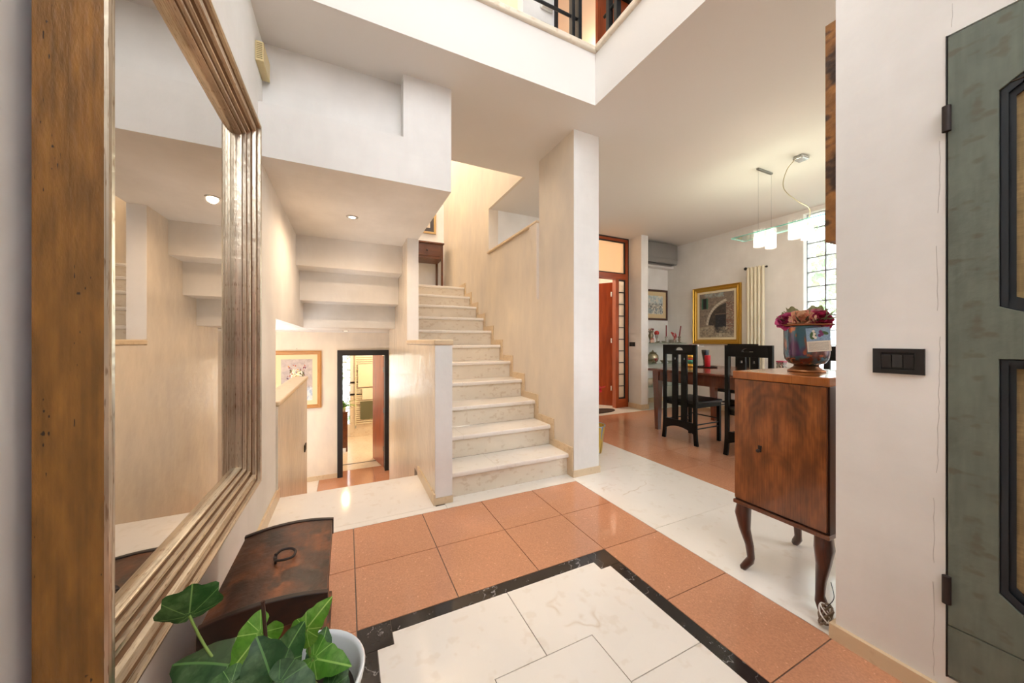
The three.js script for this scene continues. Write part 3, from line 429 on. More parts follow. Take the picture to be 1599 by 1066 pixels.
{ const pc = [-0.085, 0.815], t = thing('potted_ivy', 'green ivy with large glossy leaves in a white ceramic pot in the near left corner', 'plant', [pc[0], 0, pc[1]]);
  part(t, 'pot', lathe([[0, 0], [0.075, 0], [0.08, 0.01], [0.095, 0.2], [0.108, 0.37], [0.118, 0.405], [0.121, 0.42], [0.117, 0.424], [0.11, 0.415], [0.1, 0.37], [0.096, 0.33], [0, 0.33]], 48), MT.ceramic, 'white glazed ceramic pot');
  const so = new THREE.CylinderGeometry(0.1, 0.098, 0.02, 32); so.translate(0, 0.355, 0); part(t, 'soil', so, MT.soil);
  const up = new THREE.Vector3(0, 1, 0), eye = new THREE.Vector3(0, 1.105, 0);
  // [petiole joint x,y,D], [tip x,y,D], outline, length scale, material, tilt of the blade about its midrib
  const leaves = [
    [[-0.290, 0.546, 0.916], [-0.281, 0.62, 0.905], FAN, 0.86, 0, 0.1], [[-0.201, 0.463, 0.851], [-0.312, 0.486, 0.905], HEART, 1.0, 2, 0.25],
    [[-0.150, 0.545, 0.806], [-0.186, 0.510, 0.79], HEART, 1.25, 1, -0.3], [[-0.071, 0.553, 0.766], [-0.023, 0.607, 0.765], ARROW, 0.86, 1, 0.35], [[-0.108, 0.524, 0.74], [-0.082, 0.578, 0.749], HEART, 1.05, 0, -0.35],
    [[-0.108, 0.545, 0.672], [-0.13, 0.612, 0.696], HEART, 1.05, 2, 0.2], [[-0.058, 0.497, 0.76], [0.003, 0.500, 0.712], ARROW, 1.0, 3, 0.3], [[-0.098, 0.56, 0.655], [-0.052, 0.55, 0.628], HEART, 1.2, 2, 0.1],
    [[-0.16, 0.50, 0.80], [-0.23, 0.47, 0.79], IVY, 0.9, 2, 0.1], [[-0.05, 0.47, 0.80], [-0.035, 0.50, 0.84], HEART, 0.9, 0, 0.4], [[-0.13, 0.47, 0.72], [-0.19, 0.46, 0.68], IVY, 1.1, 2, 0.1], [[-0.17, 0.55, 0.70], [-0.215, 0.545, 0.67], HEART, 1.0, 0, 0.0], [[-0.03, 0.46, 0.72], [0.02, 0.45, 0.69], IVY, 0.8, 2, 0.2]];
  leaves.forEach(([p, q, o, s, mi, roll], k) => {
    const P = new THREE.Vector3(p[0], p[1], -p[2]), Q = new THREE.Vector3(q[0], q[1], -q[2]), dir = Q.clone().sub(P), len = dir.length() * s; dir.normalize();
    const toEye = eye.clone().sub(P).normalize(), n = toEye.clone().multiplyScalar(0.75).addScaledVector(up, 0.55); n.addScaledVector(dir, -n.dot(dir)).normalize(); const side = dir.clone().cross(n); n.applyAxisAngle(dir, roll); side.applyAxisAngle(dir, roll);
    const g = leafGeo(o, len, -0.18, 0.16, 40 + k); g.applyMatrix4(new THREE.Matrix4().makeBasis(side, dir, n).setPosition(P)); wpart(t, 'leaf', g, LM[mi]);
    const b = new THREE.Vector3(pc[0] + Math.cos(k * 2.4) * 0.045, 0.36, -pc[1] + Math.sin(k * 2.4) * 0.045), m = b.clone().lerp(P, 0.55); m.y += 0.03; if (k === 0) { b.set(-0.17, 0.37, -0.84); m.set(-0.262, 0.49, -0.9); } wpart(t, 'stem', tube([b.toArray(), m.toArray(), P.clone().addScaledVector(dir, len * 0.02).toArray()], 0.0024, 10, 6), std({ color: 0x7f9a48, roughness: 0.5 }));
  });
  wpart(t, 'support_stake', rod([-0.128, 0.36, -0.795], [-0.146, 0.607, -0.802], 0.0032), std({ color: 0x3d2419, roughness: 0.7 })); }

// ------------------------------------------------------------------ walnut cabinet, vase and flowers
const burlT = dataTex(512, 1024, (u, v, o) => {                   // bookmatched figured walnut veneer
  const m = Math.abs(u - 0.5) * 2, w = fbm(N2, m, v, 2, 3, 4), h = fbm(N3, m, v, 4, 5, 4), ring = Math.sin((v * 5 + Math.pow(m, 1.4) * 2.2 + w * 4.5) * PI * 2.2), g = fbm(N1, m, v, 60, 6, 3), t = clamp(0.5 + ring * 0.13 * sstep(0.1, 1, v) + (h - 0.5) * 1.2 + (g - 0.5) * 0.5);
  o[0] = mix(88, 176, t); o[1] = mix(46, 104, t); o[2] = mix(22, 50, t);
});
{ const x0 = 1.712, x1 = 2.235, d0 = 0.682, d1 = 1.05, t = thing('walnut_cabinet', 'small figured walnut cabinet on dark curved legs beside the white wall pier', 'cabinet', [(x0 + x1) / 2, 0, (d0 + d1) / 2]);
  const front = new THREE.BoxGeometry(0.016, 0.575, d1 - d0 - 0.012); front.translate(x0 + 0.003, 0.635, -(d0 + d1) / 2);
  { const uv = front.attributes.uv; for (let i = 0; i < uv.count; i++) uv.setXY(i, uv.getX(i), uv.getY(i)); }
  wpart(t, 'body', rb(x0 + 0.008, x1, 0.335, 0.925, d0, d1, 0.003), std({ map: scaled(walnutT, 1.6), color: 0x7d6a60, roughness: 0.35 }));
  const dm = wpart(t, 'door', front, phy({ map: burlT, roughness: 0.28, clearcoat: 0.6, clearcoatRoughness: 0.12 }), 'bookmatched figured veneer door');
  const kp = new THREE.Vector3(x0 - 0.012, 0.606, -0.93); const kg = merge([rod([x0 - 0.022, 0.606, -0.93], [x0 - 0.004, 0.606, -0.93], 0.004), new THREE.SphereGeometry(0.008, 12, 8).translate(x0 - 0.022, 0.606, -0.93), extr(poly([[-0.005, -0.008], [0.005, -0.008], [0.008, 0.022], [-0.008, 0.022]]), 0.003).rotateY(-PI / 2).translate(x0 - 0.004, 0.606, -0.93)]);
  kg.translate(-dm.parent.position.x, 0, -dm.parent.position.z); part(dm, 'key', kg, MT.iron, 'small dark iron key');
  wpart(t, 'top_board', rb(x0 - 0.006, x1 + 0.004, 0.925, 0.962, d0 - 0.004, d1 + 0.005, 0.005, true), phy({ map: scaled(woodT(151, [150, 84, 34], [186, 112, 48], [96, 48, 20], 9, 0.8), 1.6), roughness: 0.25, clearcoat: 0.6, clearcoatRoughness: 0.1 }), 'lighter amber veneered top');
  wpart(t, 'bottom_moulding', rb(x0 - 0.004, x1, 0.318, 0.336, d0 - 0.003, d1 + 0.004, 0.004, true), MT.walnut);
  const prof = [[0.33, 0.0, 0.026], [0.27, 0.004, 0.03], [0.2, 0.0, 0.022], [0.12, -0.012, 0.016], [0.06, -0.016, 0.014], [0.035, -0.01, 0.019], [0.012, 0.0, 0.017], [0.0, 0.002, 0.012]];   // height, outward shift, half width
  for (const [lx, ld, sx, sd] of [[x0 + 0.032, d1 - 0.03, -1, 1], [x0 + 0.032, d0 + 0.03, -1, -1], [x1 - 0.032, d1 - 0.03, 1, 1], [x1 - 0.032, d0 + 0.03, 1, -1]]) {
    const pos = [], idx = []; prof.forEach(([y, o, w]) => { const cx = lx + sx * o * 1.2, cz = -(ld + sd * o * 1.2); for (let k = 0; k < 12; k++) { const a = k / 12 * 2 * PI, c = Math.cos(a), s = Math.sin(a), q = 1 / Math.pow(Math.pow(Math.abs(c), 4) + Math.pow(Math.abs(s), 4), 0.25); pos.push(cx + c * q * w, y, cz + s * q * w); } });
    for (let j = 0; j < prof.length - 1; j++) for (let k = 0; k < 12; k++) { const a = j * 12 + k, b = j * 12 + (k + 1) % 12; idx.push(a, b, a + 12, b, b + 12, a + 12); } const e = (prof.length - 1) * 12; for (let k = 1; k < 11; k++) idx.push(e, e + k, e + k + 1);
    const g = new THREE.BufferGeometry(); g.setAttribute('position', new THREE.Float32BufferAttribute(pos, 3)); g.setIndex(idx); g.computeVertexNormals(); wpart(t, 'leg', triUV(g, true), phy({ map: scaled(tableT, 2), color: 0xb09a90, roughness: 0.3, clearcoat: 0.4, clearcoatRoughness: 0.15 }));
  } }
const vaseT = dataTex(512, 256, (u, v, o) => {                    // flamed copper: petrol blue, violet and orange patches
  const a = fbm(N1, u, v, 10, 5, 5), b = fbm(N3, u, v, 8, 4, 5), c = fbm(N4, u, v, 26, 16, 3), p = sstep(0.5, 0.62, a), q = sstep(0.56, 0.68, b), e = sstep(0.66, 0.74, c) * 0.8;
  o[0] = mix(mix(mix(52, 78, p), 96, q), 190, e); o[1] = mix(mix(96, 42, p), 40, q), o[1] = mix(o[1], 92, e); o[2] = mix(mix(mix(112, 86, p), 28, q), 48, e);
});
const VX = 1.965, VD = 0.868, VY = 0.962;
{ const t = thing('copper_cachepot', 'flamed blue and copper footed vase holding roses on the walnut cabinet', 'vase', [VX, VY, VD]);
  part(t, 'body', lathe([[0.042, 0.03], [0.048, 0.034], [0.068, 0.042], [0.081, 0.06], [0.085, 0.084], [0.086, 0.208], [0.09, 0.217], [0.082, 0.217], [0.078, 0.1], [0.042, 0.055], [0, 0.05]], 48), phy({ map: vaseT, metalness: 0.45, roughness: 0.22, clearcoat: 0.7, clearcoatRoughness: 0.08 }));
  const cop = std({ color: 0xa06a45, metalness: 0.85, roughness: 0.28 });
  part(t, 'foot', lathe([[0, 0], [0.07, 0], [0.072, 0.006], [0.06, 0.015], [0.048, 0.024], [0.046, 0.034], [0, 0.034]], 48), cop, 'polished copper foot'); part(t, 'rim', lathe([[0.085, 0.214], [0.096, 0.216], [0.102, 0.22], [0.101, 0.224], [0.085, 0.222]], 48), cop);
  const ct = canvasTex(128, 140, (g, w, h) => { g.fillStyle = '#8fa9c4'; g.fillRect(0, 0, w, 78); const r = rng(3); for (let i = 0; i < 160; i++) { g.fillStyle = `rgba(${r() > 0.5 ? '220,230,240' : '60,80,120'},0.4)`; g.fillRect(r() * w, r() * 78, 6, 2); } g.fillStyle = '#3b5a2a'; g.beginPath(); g.ellipse(36, 44, 17, 24, 0.3, 0, 7); g.fill(); g.beginPath(); g.ellipse(100, 34, 20, 9, 0.3, 0, 7); g.fill(); g.fillStyle = '#efe2d2'; for (const [x, y] of [[40, 20], [44, 36], [40, 50], [48, 58]]) { g.beginPath(); g.arc(x, y, 8, 0, 7); g.fill(); } g.fillStyle = '#7a2a5e'; for (const [x, y] of [[78, 26], [84, 40], [72, 46]]) { g.beginPath(); g.arc(x, y, 10, 0, 7); g.fill(); } g.fillStyle = '#e9dccb'; g.fillRect(0, 78, w, h - 78); g.strokeStyle = '#6d6258'; g.lineWidth = 1.4; for (let j = 0; j < 7; j++) { g.beginPath(); for (let x = 8; x < w - 10; x += 3) g.lineTo(x, 88 + j * 7 + (r() - 0.5) * 2); g.stroke(); } });
  const card = new THREE.BoxGeometry(0.092, 0.108, 0.0012), n = new THREE.Vector3(-0.62, 0, 0.785), cm = part(t, 'gift_card', card, std({ map: ct, roughness: 0.6 }), 'small card with flower photo and caption'); cm.position.set(n.x * 0.09, 0.152, n.z * 0.09); cm.rotation.set(0, Math.atan2(n.x, n.z), 0.08, 'YXZ'); }
function petalGeo(w, h, cup, curl, r) {                           // cupped petal with a rolled, slightly ruffled edge; base at the origin, rising along +y, outside towards +z
  const g = new THREE.PlaneGeometry(2, 1, 8, 7), p = g.attributes.position, ph = r() * 6; for (let i = 0; i < p.count; i++) { const q = p.getX(i), t = p.getY(i) + 0.5, out = Math.pow(Math.sin(PI * Math.min(0.98, 0.14 + t * 0.62)), 0.8), e = Math.max(0, t - 0.6) / 0.4;
    p.setXYZ(i, q * w * out, h * t * (1 - 0.16 * q * q * t), -cup * q * q * w + curl * h * e * e + 0.05 * h * Math.sin(q * 5 + ph) * e + Math.sin(t * PI * 0.8) * h * 0.12); } g.computeVertexNormals(); return g; }
const sage = phy({ color: 0x8c8860, roughness: 0.85, transmission: 0.2, thickness: 0 });
function rose(label, x, y, d, size, cols, tilt, dirA, leafSpec) {
  const t = thing('fabric_rose', label, 'flower', [x, y, d], 0, 'fabric roses in the copper vase'), mats = cols.map((c) => std({ color: c, roughness: 0.8 })), head = new THREE.Vector3(Math.cos(dirA) * Math.sin(tilt), Math.cos(tilt), Math.sin(dirA) * Math.sin(tilt)), q = new THREE.Quaternion().setFromUnitVectors(new THREE.Vector3(0, 1, 0), head);
  let k = 0; const rr = rng(Math.round(x * 9000 + d * 5000)); for (const [n, rad, w, h, lean, curl] of [[3, 0.06, 0.32, 0.62, -0.12, 0.0], [4, 0.12, 0.42, 0.72, 0.12, 0.08], [5, 0.2, 0.5, 0.82, 0.42, 0.18], [6, 0.28, 0.56, 0.86, 0.8, 0.26], [6, 0.3, 0.58, 0.86, 1.2, 0.3]]) for (let i = 0; i < n; i++, k++) { const g = petalGeo(size * w, size * h * (0.9 + rr() * 0.2), 0.5, curl, rr); g.rotateX(lean + (rr() - 0.5) * 0.25); g.translate(0, 0, size * rad); g.rotateY((i + rr() * 0.35) / n * 2 * PI + rad * 9); g.applyQuaternion(q); part(t, 'petal', g, mats[k % mats.length]).material.side = THREE.DoubleSide; }
  const st = rod([0, -0.05, 0], [head.x * 0.01, 0.005, head.z * 0.01], 0.003); part(t, 'stem', st, std({ color: 0x66703f, roughness: 0.8 }));
  for (const [a, el, s] of leafSpec) { const dv = new THREE.Vector3(Math.cos(a) * Math.cos(el), Math.sin(el), Math.sin(a) * Math.cos(el)), sd = new THREE.Vector3(-Math.sin(a), 0, Math.cos(a)), g = leafGeo(HEART, s * 0.72, -0.2, 0.2, k + Math.round(a * 10)); g.applyMatrix4(new THREE.Matrix4().makeBasis(sd.clone().negate(), dv, sd.clone().negate().cross(dv)).setPosition(dv.x * 0.012, 0, dv.z * 0.012)); part(t, 'leaf', g, sage); }
}
{ const y = VY + 0.238, rr = (a, s) => [VX + (-0.915 * a + 0.404 * s) * 0.86, 0, VD - (0.404 * a + 0.915 * s) * 0.86];   // a towards the viewer, s to the right
  const put = (label, a, s, dy, size, cols, tilt, ang, lf) => { const [x, , d] = rr(a, s); rose(label, x, y + dy, d, size, cols, tilt, ang, lf); };
  put('magenta fabric rose hanging over the left rim of the copper vase', 0.035, -0.08, 0.0, 0.042, [0xa3275c, 0xc24d80, 0xb23468], 1.0, 3.0, [[4.3, 0.5, 0.06], [4.9, 1.0, 0.07], [4.1, -0.7, 0.05]]);
  put('open peach fabric rose in the middle of the copper vase', 0.05, -0.015, 0.002, 0.046, [0xe0a07c, 0xefc19c, 0xd98a72], 1.05, 2.7, [[4.9, 1.0, 0.085], [0.6, 1.0, 0.085], [1.2, 0.7, 0.06]]);
  put('crimson fabric rose on the right side of the copper vase', 0.04, 0.055, 0.0, 0.044, [0x9c123e, 0xb9224f, 0x8a0f37], 1.0, 2.5, [[1.15, 0.6, 0.085], [0.6, 1.0, 0.08], [1.3, 0.1, 0.08]]);
  put('small pink fabric rose at the back of the copper vase', -0.03, 0.045, 0.03, 0.03, [0xd47e92, 0xe3a3aa, 0xc8687f], 0.9, 2.4, [[0.2, 1.0, 0.07], [5.4, 0.9, 0.08], [1.1, 0.5, 0.07]]);
  put('pale pink fabric rosebud at the far left of the copper vase', -0.02, -0.055, 0.024, 0.026, [0xe0b0b4, 0xd58f9c], 0.9, 3.2, [[4.6, 0.9, 0.075], [3.9, 0.6, 0.06], [5.6, 1.0, 0.08]]); }
{ const t = thing('cable_bundle', 'tangle of brown and white cables on the floor behind the cabinet leg', 'cables', [1.665, 0, 0.672]);
  const r = rng(77); for (let k = 0; k < 5; k++) { const pts = []; for (let i = 0; i < 9; i++) { const a = i / 9 * 2 * PI; pts.push([Math.cos(a) * (0.022 + r() * 0.012) + 0.01, 0.012 + (Math.sin(a + k) * 0.5 + 0.5) * 0.055 + k * 0.004, Math.sin(a) * (0.012 + r() * 0.01) - 0.004]); } part(t, 'cable', tube(pts, k < 3 ? 0.0036 : 0.0026, 48, 7, true), k < 3 ? std({ color: 0x7d6b58, roughness: 0.6 }) : MT.white); }
  part(t, 'cable', tube([[0.01, 0.08, 0.0], [0.035, 0.11, 0.01], [0.05, 0.16, -0.005]], 0.0014, 12, 6), MT.darkMetal); }
{ const t = thing('painted_bucket', 'gold and blue painted metal bucket behind the white stair column', 'bucket', [2.222, 0, 2.76]);
  part(t, 'shell', lathe([[0, 0], [0.085, 0], [0.088, 0.01], [0.12, 0.265], [0.124, 0.272], [0.118, 0.272], [0.112, 0.25], [0.082, 0.02], [0, 0.02]], 40), std({ map: canvasTex(512, 128, (g, w, h) => { g.fillStyle = '#c8a648'; g.fillRect(0, 0, w, h); const r = rng(8); for (let i = 0; i < 120; i++) { g.fillStyle = ['#e9ddb4', '#8a6a24', '#7e98b2', '#f0e8d0'][i % 4]; g.beginPath(); g.arc(r() * w, r() * h, 2 + r() * 7, 0, 7); g.fill(); } }), metalness: 0.4, roughness: 0.4 }));
  part(t, 'rim', new THREE.TorusGeometry(0.122, 0.004, 8, 40).rotateX(PI / 2).translate(0, 0.272, 0), std({ color: 0x8fa6b8, metalness: 0.5, roughness: 0.35 }));
  const p = thing('red_paper_flower', 'red paper flower rising from the painted bucket behind the column', 'flower', [2.25, 0.03, 2.75]); part(p, 'stem', rod([0, 0, 0], [0.02, 0.6, 0], 0.003), std({ color: 0x4c6a34, roughness: 0.7 })); for (let i = 0; i < 6; i++) { const g = leafGeo(ARROW, 0.1, -0.2, 0.2, i); g.rotateX(-1.1); g.rotateY(i * PI / 3 + 0.2); g.translate(0.02, 0.6, 0); part(p, 'petal', g, std({ color: 0xc41426, roughness: 0.6, side: THREE.DoubleSide })); } }
{ const g = new THREE.CylinderGeometry(0.36, 0.365, 0.012, 40); g.scale(1, 1, 0.42); g.translate(3.54, 0.006, -4.32); single('door_mat', g, std({ color: 0x3a2418, roughness: 1, bumpMap: scaled(bumpT, 8), bumpScale: 0.003 }), 'dark brown oval doormat in front of the red dining door', 'mat'); }

// ------------------------------------------------------------------ dining door with transom and side light
{ const d = structGroup('door_2', 'cherry wood dining room door frame with transom light and narrow paned side light', 'door'), D0 = 4.4, D1 = 4.48;
  part(d, 'door_frame', merge([bx(4.235, 4.288, 0, 2.8, D0, D1, true), bx(4.02, 4.083, 0, 2.14, D0, D1, true), bx(3.36, 4.235, 2.14, 2.235, D0, D1), bx(3.36, 4.288, 2.775, 2.815, D0, D1), bx(4.083, 4.235, 0, 0.145, D0, D1)]), MT.cherry);
  part(d, 'black_surround', merge([bx(4.288, 4.2995, 0, 2.834, D0 - 0.006, D1, true), bx(3.36, 4.288, 2.815, 2.834, D0 - 0.006, D1), bx(3.36, 4.215, 2.235, 2.253, D0 + 0.01, D1 - 0.02), bx(3.36, 4.215, 2.757, 2.775, D0 + 0.01, D1 - 0.02), bx(4.215, 4.235, 2.235, 2.775, D0 + 0.01, D1 - 0.02)]), MT.blackPaint);
  const warmPane = phy({ color: 0xf1e0cb, transmission: 0.7, thickness: 0, roughness: 0.7, ior: 1.5 });
  part(d, 'transom_pane', bx(3.36, 4.215, 2.253, 2.757, D0 + 0.03, D0 + 0.036), warmPane);
  part(d, 'muntin', merge([bx(4.083, 4.097, 0.145, 2.14, D0 + 0.008, D1 - 0.02), bx(4.221, 4.235, 0.145, 2.14, D0 + 0.008, D1 - 0.02), bx(4.097, 4.221, 2.122, 2.14, D0 + 0.008, D1 - 0.02), bx(4.097, 4.221, 0.145, 0.163, D0 + 0.008, D1 - 0.02)]), MT.blackPaint);
  const n = 10, y0 = 0.163, y1 = 2.122, hh = (y1 - y0) / n;
  for (let i = 0; i < n; i++) { part(d, 'pane', bx(4.097, 4.221, y0 + i * hh + 0.007, y0 + (i + 1) * hh - 0.007, D0 + 0.03, D0 + 0.036), MT.frosted); if (i) part(d, 'muntin', bx(4.097, 4.221, y0 + i * hh - 0.007, y0 + i * hh + 0.007, D0 + 0.012, D1 - 0.024), MT.blackPaint); }
  // the leaf stands open into the room behind
  const leaf = new THREE.Group(); leaf.name = 'door_leaf'; leaf.position.set(4.1, 0, -4.5); leaf.rotation.y = 2.18; d.add(leaf);
  part(leaf, 'leaf_panel', triUV(new THREE.BoxGeometry(0.84, 2.1, 0.04).translate(0.425, 1.06, 0.02), true), MT.cherry);
  part(leaf, 'carved_ornament', merge([0, 1, 2, 3, 4].map((i) => { const g = new THREE.SphereGeometry(0.05 - i * 0.004, 12, 8); g.scale(0.9, 1.3, 0.4); g.translate(0.42 + Math.sin(i * 1.7) * 0.03, 1.52 + i * 0.075, -0.004); return g; })), MT.walnut, 'brown carved wooden ornament');
  for (const y of [0.28, 1.08, 1.86]) part(d, 'hinge', rb(4.004, 4.02, y, y + 0.08, 4.482, 4.506, 0.003), MT.chrome, 'bright metal hinge'); }
wallSwitch('light_switch', 'dark switch plate low on the narrow white pier by the red door', [4.3, 1.06, 4.313], -PI / 2, 3, 0.12, 0.07);

// ------------------------------------------------------------------ dining chairs and table
function makeChair() {
  const o = new THREE.Group(), w = 0.42, T = 1.07, th = 0.024, m = MT.blackLacquer;
  const put = (sh, depth, x, bevel = 0.002) => { const g = extr(sh, depth, bevel, 14); g.rotateY(PI / 2); g.translate(x, 0, 0); return g; };
  for (const s of [-1, 1]) { const a = s * w / 2, b = s * (w / 2 - 0.036), st = new THREE.Shape(); st.moveTo(a, T); st.lineTo(b, T); st.lineTo(b, 0.2); st.quadraticCurveTo(b, 0.1, b + s * 0.012, 0); st.lineTo(a + s * 0.016, 0); st.quadraticCurveTo(a, 0.1, a, 0.22); st.closePath(); part(o, 'back_stile', put(st, th, -th / 2), m); }
  const iw = w / 2 - 0.036, rail = poly([[-iw, T - 0.11], [iw, T - 0.11], [iw, T], [-iw, T]]), slot = new THREE.Path(); slot.moveTo(-0.052, T - 0.062); slot.lineTo(0.052, T - 0.062); slot.quadraticCurveTo(0.045, T - 0.028, 0, T - 0.028); slot.quadraticCurveTo(-0.045, T - 0.028, -0.052, T - 0.062); rail.holes.push(slot); part(o, 'top_rail', put(rail, th, -th / 2), m);
  for (const s of [-1, 1]) { const c = s * 0.058, sl = poly([[c - 0.036, 0.2], [c + 0.036, 0.2], [c + 0.036, T - 0.108], [c - 0.036, T - 0.108]]), hq = new THREE.Path(), y = T - 0.155; hq.moveTo(c - 0.011, y - 0.011); hq.lineTo(c + 0.011, y - 0.011); hq.lineTo(c + 0.011, y + 0.011); hq.lineTo(c - 0.011, y + 0.011); hq.closePath(); sl.holes.push(hq); part(o, 'slat', put(sl, 0.016, -0.004), m); }
  const low = new THREE.Shape(); low.moveTo(-iw, 0.235); low.lineTo(iw, 0.235); low.lineTo(iw, 0.12); low.quadraticCurveTo(0, 0.21, -iw, 0.12); low.closePath(); part(o, 'arched_rail', put(low, th, -th / 2), m);
  part(o, 'seat_frame', new RoundedBoxGeometry(0.42, 0.045, w - 0.03, 2, 0.005).translate(0.222, 0.415, 0), m); part(o, 'seat', new RoundedBoxGeometry(0.425, 0.035, w - 0.01, 3, 0.014).translate(0.228, 0.45, 0), MT.leather);
  for (const s of [-1, 1]) { part(o, 'front_leg', new RoundedBoxGeometry(0.034, 0.4, 0.034, 2, 0.004).translate(0.412, 0.2, s * (w / 2 - 0.032)), m); for (const y of [0.17, 0.215]) part(o, 'stretcher', rod([0, y, s * (w / 2 - 0.024)], [0.41, y, s * (w / 2 - 0.03)], 0.007), m); }
  part(o, 'stretcher', rod([0.41, 0.25, -(w / 2 - 0.03)], [0.41, 0.25, w / 2 - 0.03], 0.007), m);
  return o;
}
const chair0 = makeChair();
for (const [x, d, turn, label] of [[3.322, 2.635, 0, 'black slat-back dining chair nearest the marble stair, at the end of the table row'], [3.335, 1.92, 0, 'black slat-back dining chair directly left of the walnut cabinet'], [3.33, 1.145, 0, 'black slat-back dining chair behind the copper vase'], [5.2, 3.07, PI, 'black slat-back dining chair on the wall side of the table']]) {
  const c = chair0.clone(); c.name = numbered('dining_chair'); c.position.set(x, 0, -d); c.rotation.y = turn; c.userData = { label, category: 'chair', group: 'black dining chairs around the table' }; scene.add(c); }
{ const x0 = 3.46, x1 = 4.72, d0 = 0.78, d1 = 3.21, t = thing('dining_table', 'dark mahogany dining table with tapered legs behind the black chairs', 'table', [(x0 + x1) / 2, 0, (d0 + d1) / 2]);
  wpart(t, 'table_top', rb(x0, x1, 0.735, 0.765, d0, d1, 0.008, true), MT.table);
  for (const [a, b, c, e] of [[x0 + 0.06, x0 + 0.085, d0 + 0.1, d1 - 0.1], [x1 - 0.085, x1 - 0.06, d0 + 0.1, d1 - 0.1]]) wpart(t, 'apron', rb(a, b, 0.615, 0.735, c, e, 0.003, true), MT.table);
  for (const d of [d0 + 0.085, d1 - 0.085]) wpart(t, 'apron', rb(x0 + 0.1, x1 - 0.1, 0.615, 0.735, d - 0.0125, d + 0.0125, 0.003), MT.table);
  for (const x of [x0 + 0.085, x1 - 0.085]) for (const d of [d0 + 0.085, d1 - 0.085]) { const g = new THREE.CylinderGeometry(0.062, 0.034, 0.735, 4); g.rotateY(PI / 4); g.translate(x, 0.3675, -d); wpart(t, 'leg', toCreasedNormals(triUV(g, true), 0.3), MT.table); } }
{ const tx = 4.28, td = 2.99, ty = 0.765;
  single('serving_tray', lathe([[0, 0], [0.12, 0], [0.135, 0.012], [0.13, 0.014], [0.115, 0.006], [0, 0.006]], 40).translate(tx, ty, -td), MT.darkMetal, 'dark round tray carrying the red candle on the dining table', 'tray');
  const c = thing('pillar_candle', 'thick red pillar candle on the dining table tray', 'candle', [tx + 0.0, ty + 0.006, td - 0.02]); part(c, 'wax', lathe([[0, 0], [0.034, 0], [0.035, 0.15], [0.03, 0.154], [0, 0.148]], 28), MT.red); part(c, 'wick', rod([0, 0.146, 0], [0.002, 0.162, 0], 0.0015), MT.blackPaint);
  const b = thing('gold_ornament', 'gold and green baubled ornament with red ribbon on the dining table tray', 'ornament', [tx - 0.125, ty, td + 0.13]); part(b, 'base', lathe([[0, 0], [0.045, 0], [0.05, 0.02], [0.035, 0.04], [0, 0.045]], 24), MT.gold); part(b, 'green_ball', new THREE.SphereGeometry(0.042, 20, 14).translate(0, 0.07, 0), std({ color: 0x3f7a62, metalness: 0.5, roughness: 0.3 })); part(b, 'gold_ball', new THREE.SphereGeometry(0.045, 20, 14).translate(0, 0.14, 0), MT.gold); part(b, 'ribbon', new THREE.TorusGeometry(0.034, 0.009, 8, 24).rotateX(PI / 2).translate(0, 0.105, 0), MT.red);
  const v = thing('dark_glass_vase', 'dark tapered vase behind the red candle on the dining table', 'vase', [tx + 0.07, ty + 0.006, td + 0.06]); part(v, 'body', lathe([[0, 0], [0.03, 0], [0.022, 0.02], [0.026, 0.08], [0.044, 0.18], [0.047, 0.22], [0.042, 0.218], [0.024, 0.09], [0, 0.03]], 28), phy({ color: 0x1c2430, roughness: 0.15, clearcoat: 0.5 }));
  const s = thing('flower_stand', 'thin gold stand topped with pink and white fabric flowers on the dining table', 'ornament', [tx + 0.0, ty, td + 0.17]); part(s, 'stem', lathe([[0, 0], [0.04, 0], [0.008, 0.01], [0.005, 0.1], [0.012, 0.14], [0.005, 0.18], [0.006, 0.27], [0, 0.272]], 20), MT.gold); part(s, 'dish', lathe([[0, 0.268], [0.11, 0.274], [0.115, 0.282], [0.11, 0.28], [0, 0.274]], 30), MT.white);
  const r = rng(12); for (let i = 0; i < 12; i++) part(s, 'blossom', new THREE.SphereGeometry(0.016 + r() * 0.01, 10, 7).scale(1, 0.6, 1).translate((r() - 0.5) * 0.19, 0.284, (r() - 0.5) * 0.13), std({ color: i % 2 ? 0xf0e8ea : 0xd41f78, roughness: 0.6 }));
  const f = thing('floral_tin', 'small floral patterned tin on the dining table seen beside the copper vase', 'tin', [4.17, ty, 2.06]); part(f, 'body', new RoundedBoxGeometry(0.07, 0.12, 0.07, 3, 0.006).translate(0, 0.06, 0), std({ map: canvasTex(128, 128, (g, w, h) => { g.fillStyle = '#8b8578'; g.fillRect(0, 0, w, h); const q = rng(4); for (let i = 0; i < 70; i++) { g.fillStyle = ['#b13a55', '#e7dfd0', '#55604e', '#3d3a36'][i % 4]; g.beginPath(); g.arc(q() * w, q() * h, 3 + q() * 7, 0, 7); g.fill(); } }), roughness: 0.5 })); part(f, 'lid', new RoundedBoxGeometry(0.073, 0.018, 0.073, 2, 0.005).translate(0, 0.126, 0), std({ color: 0xa83a52, roughness: 0.5 })); }

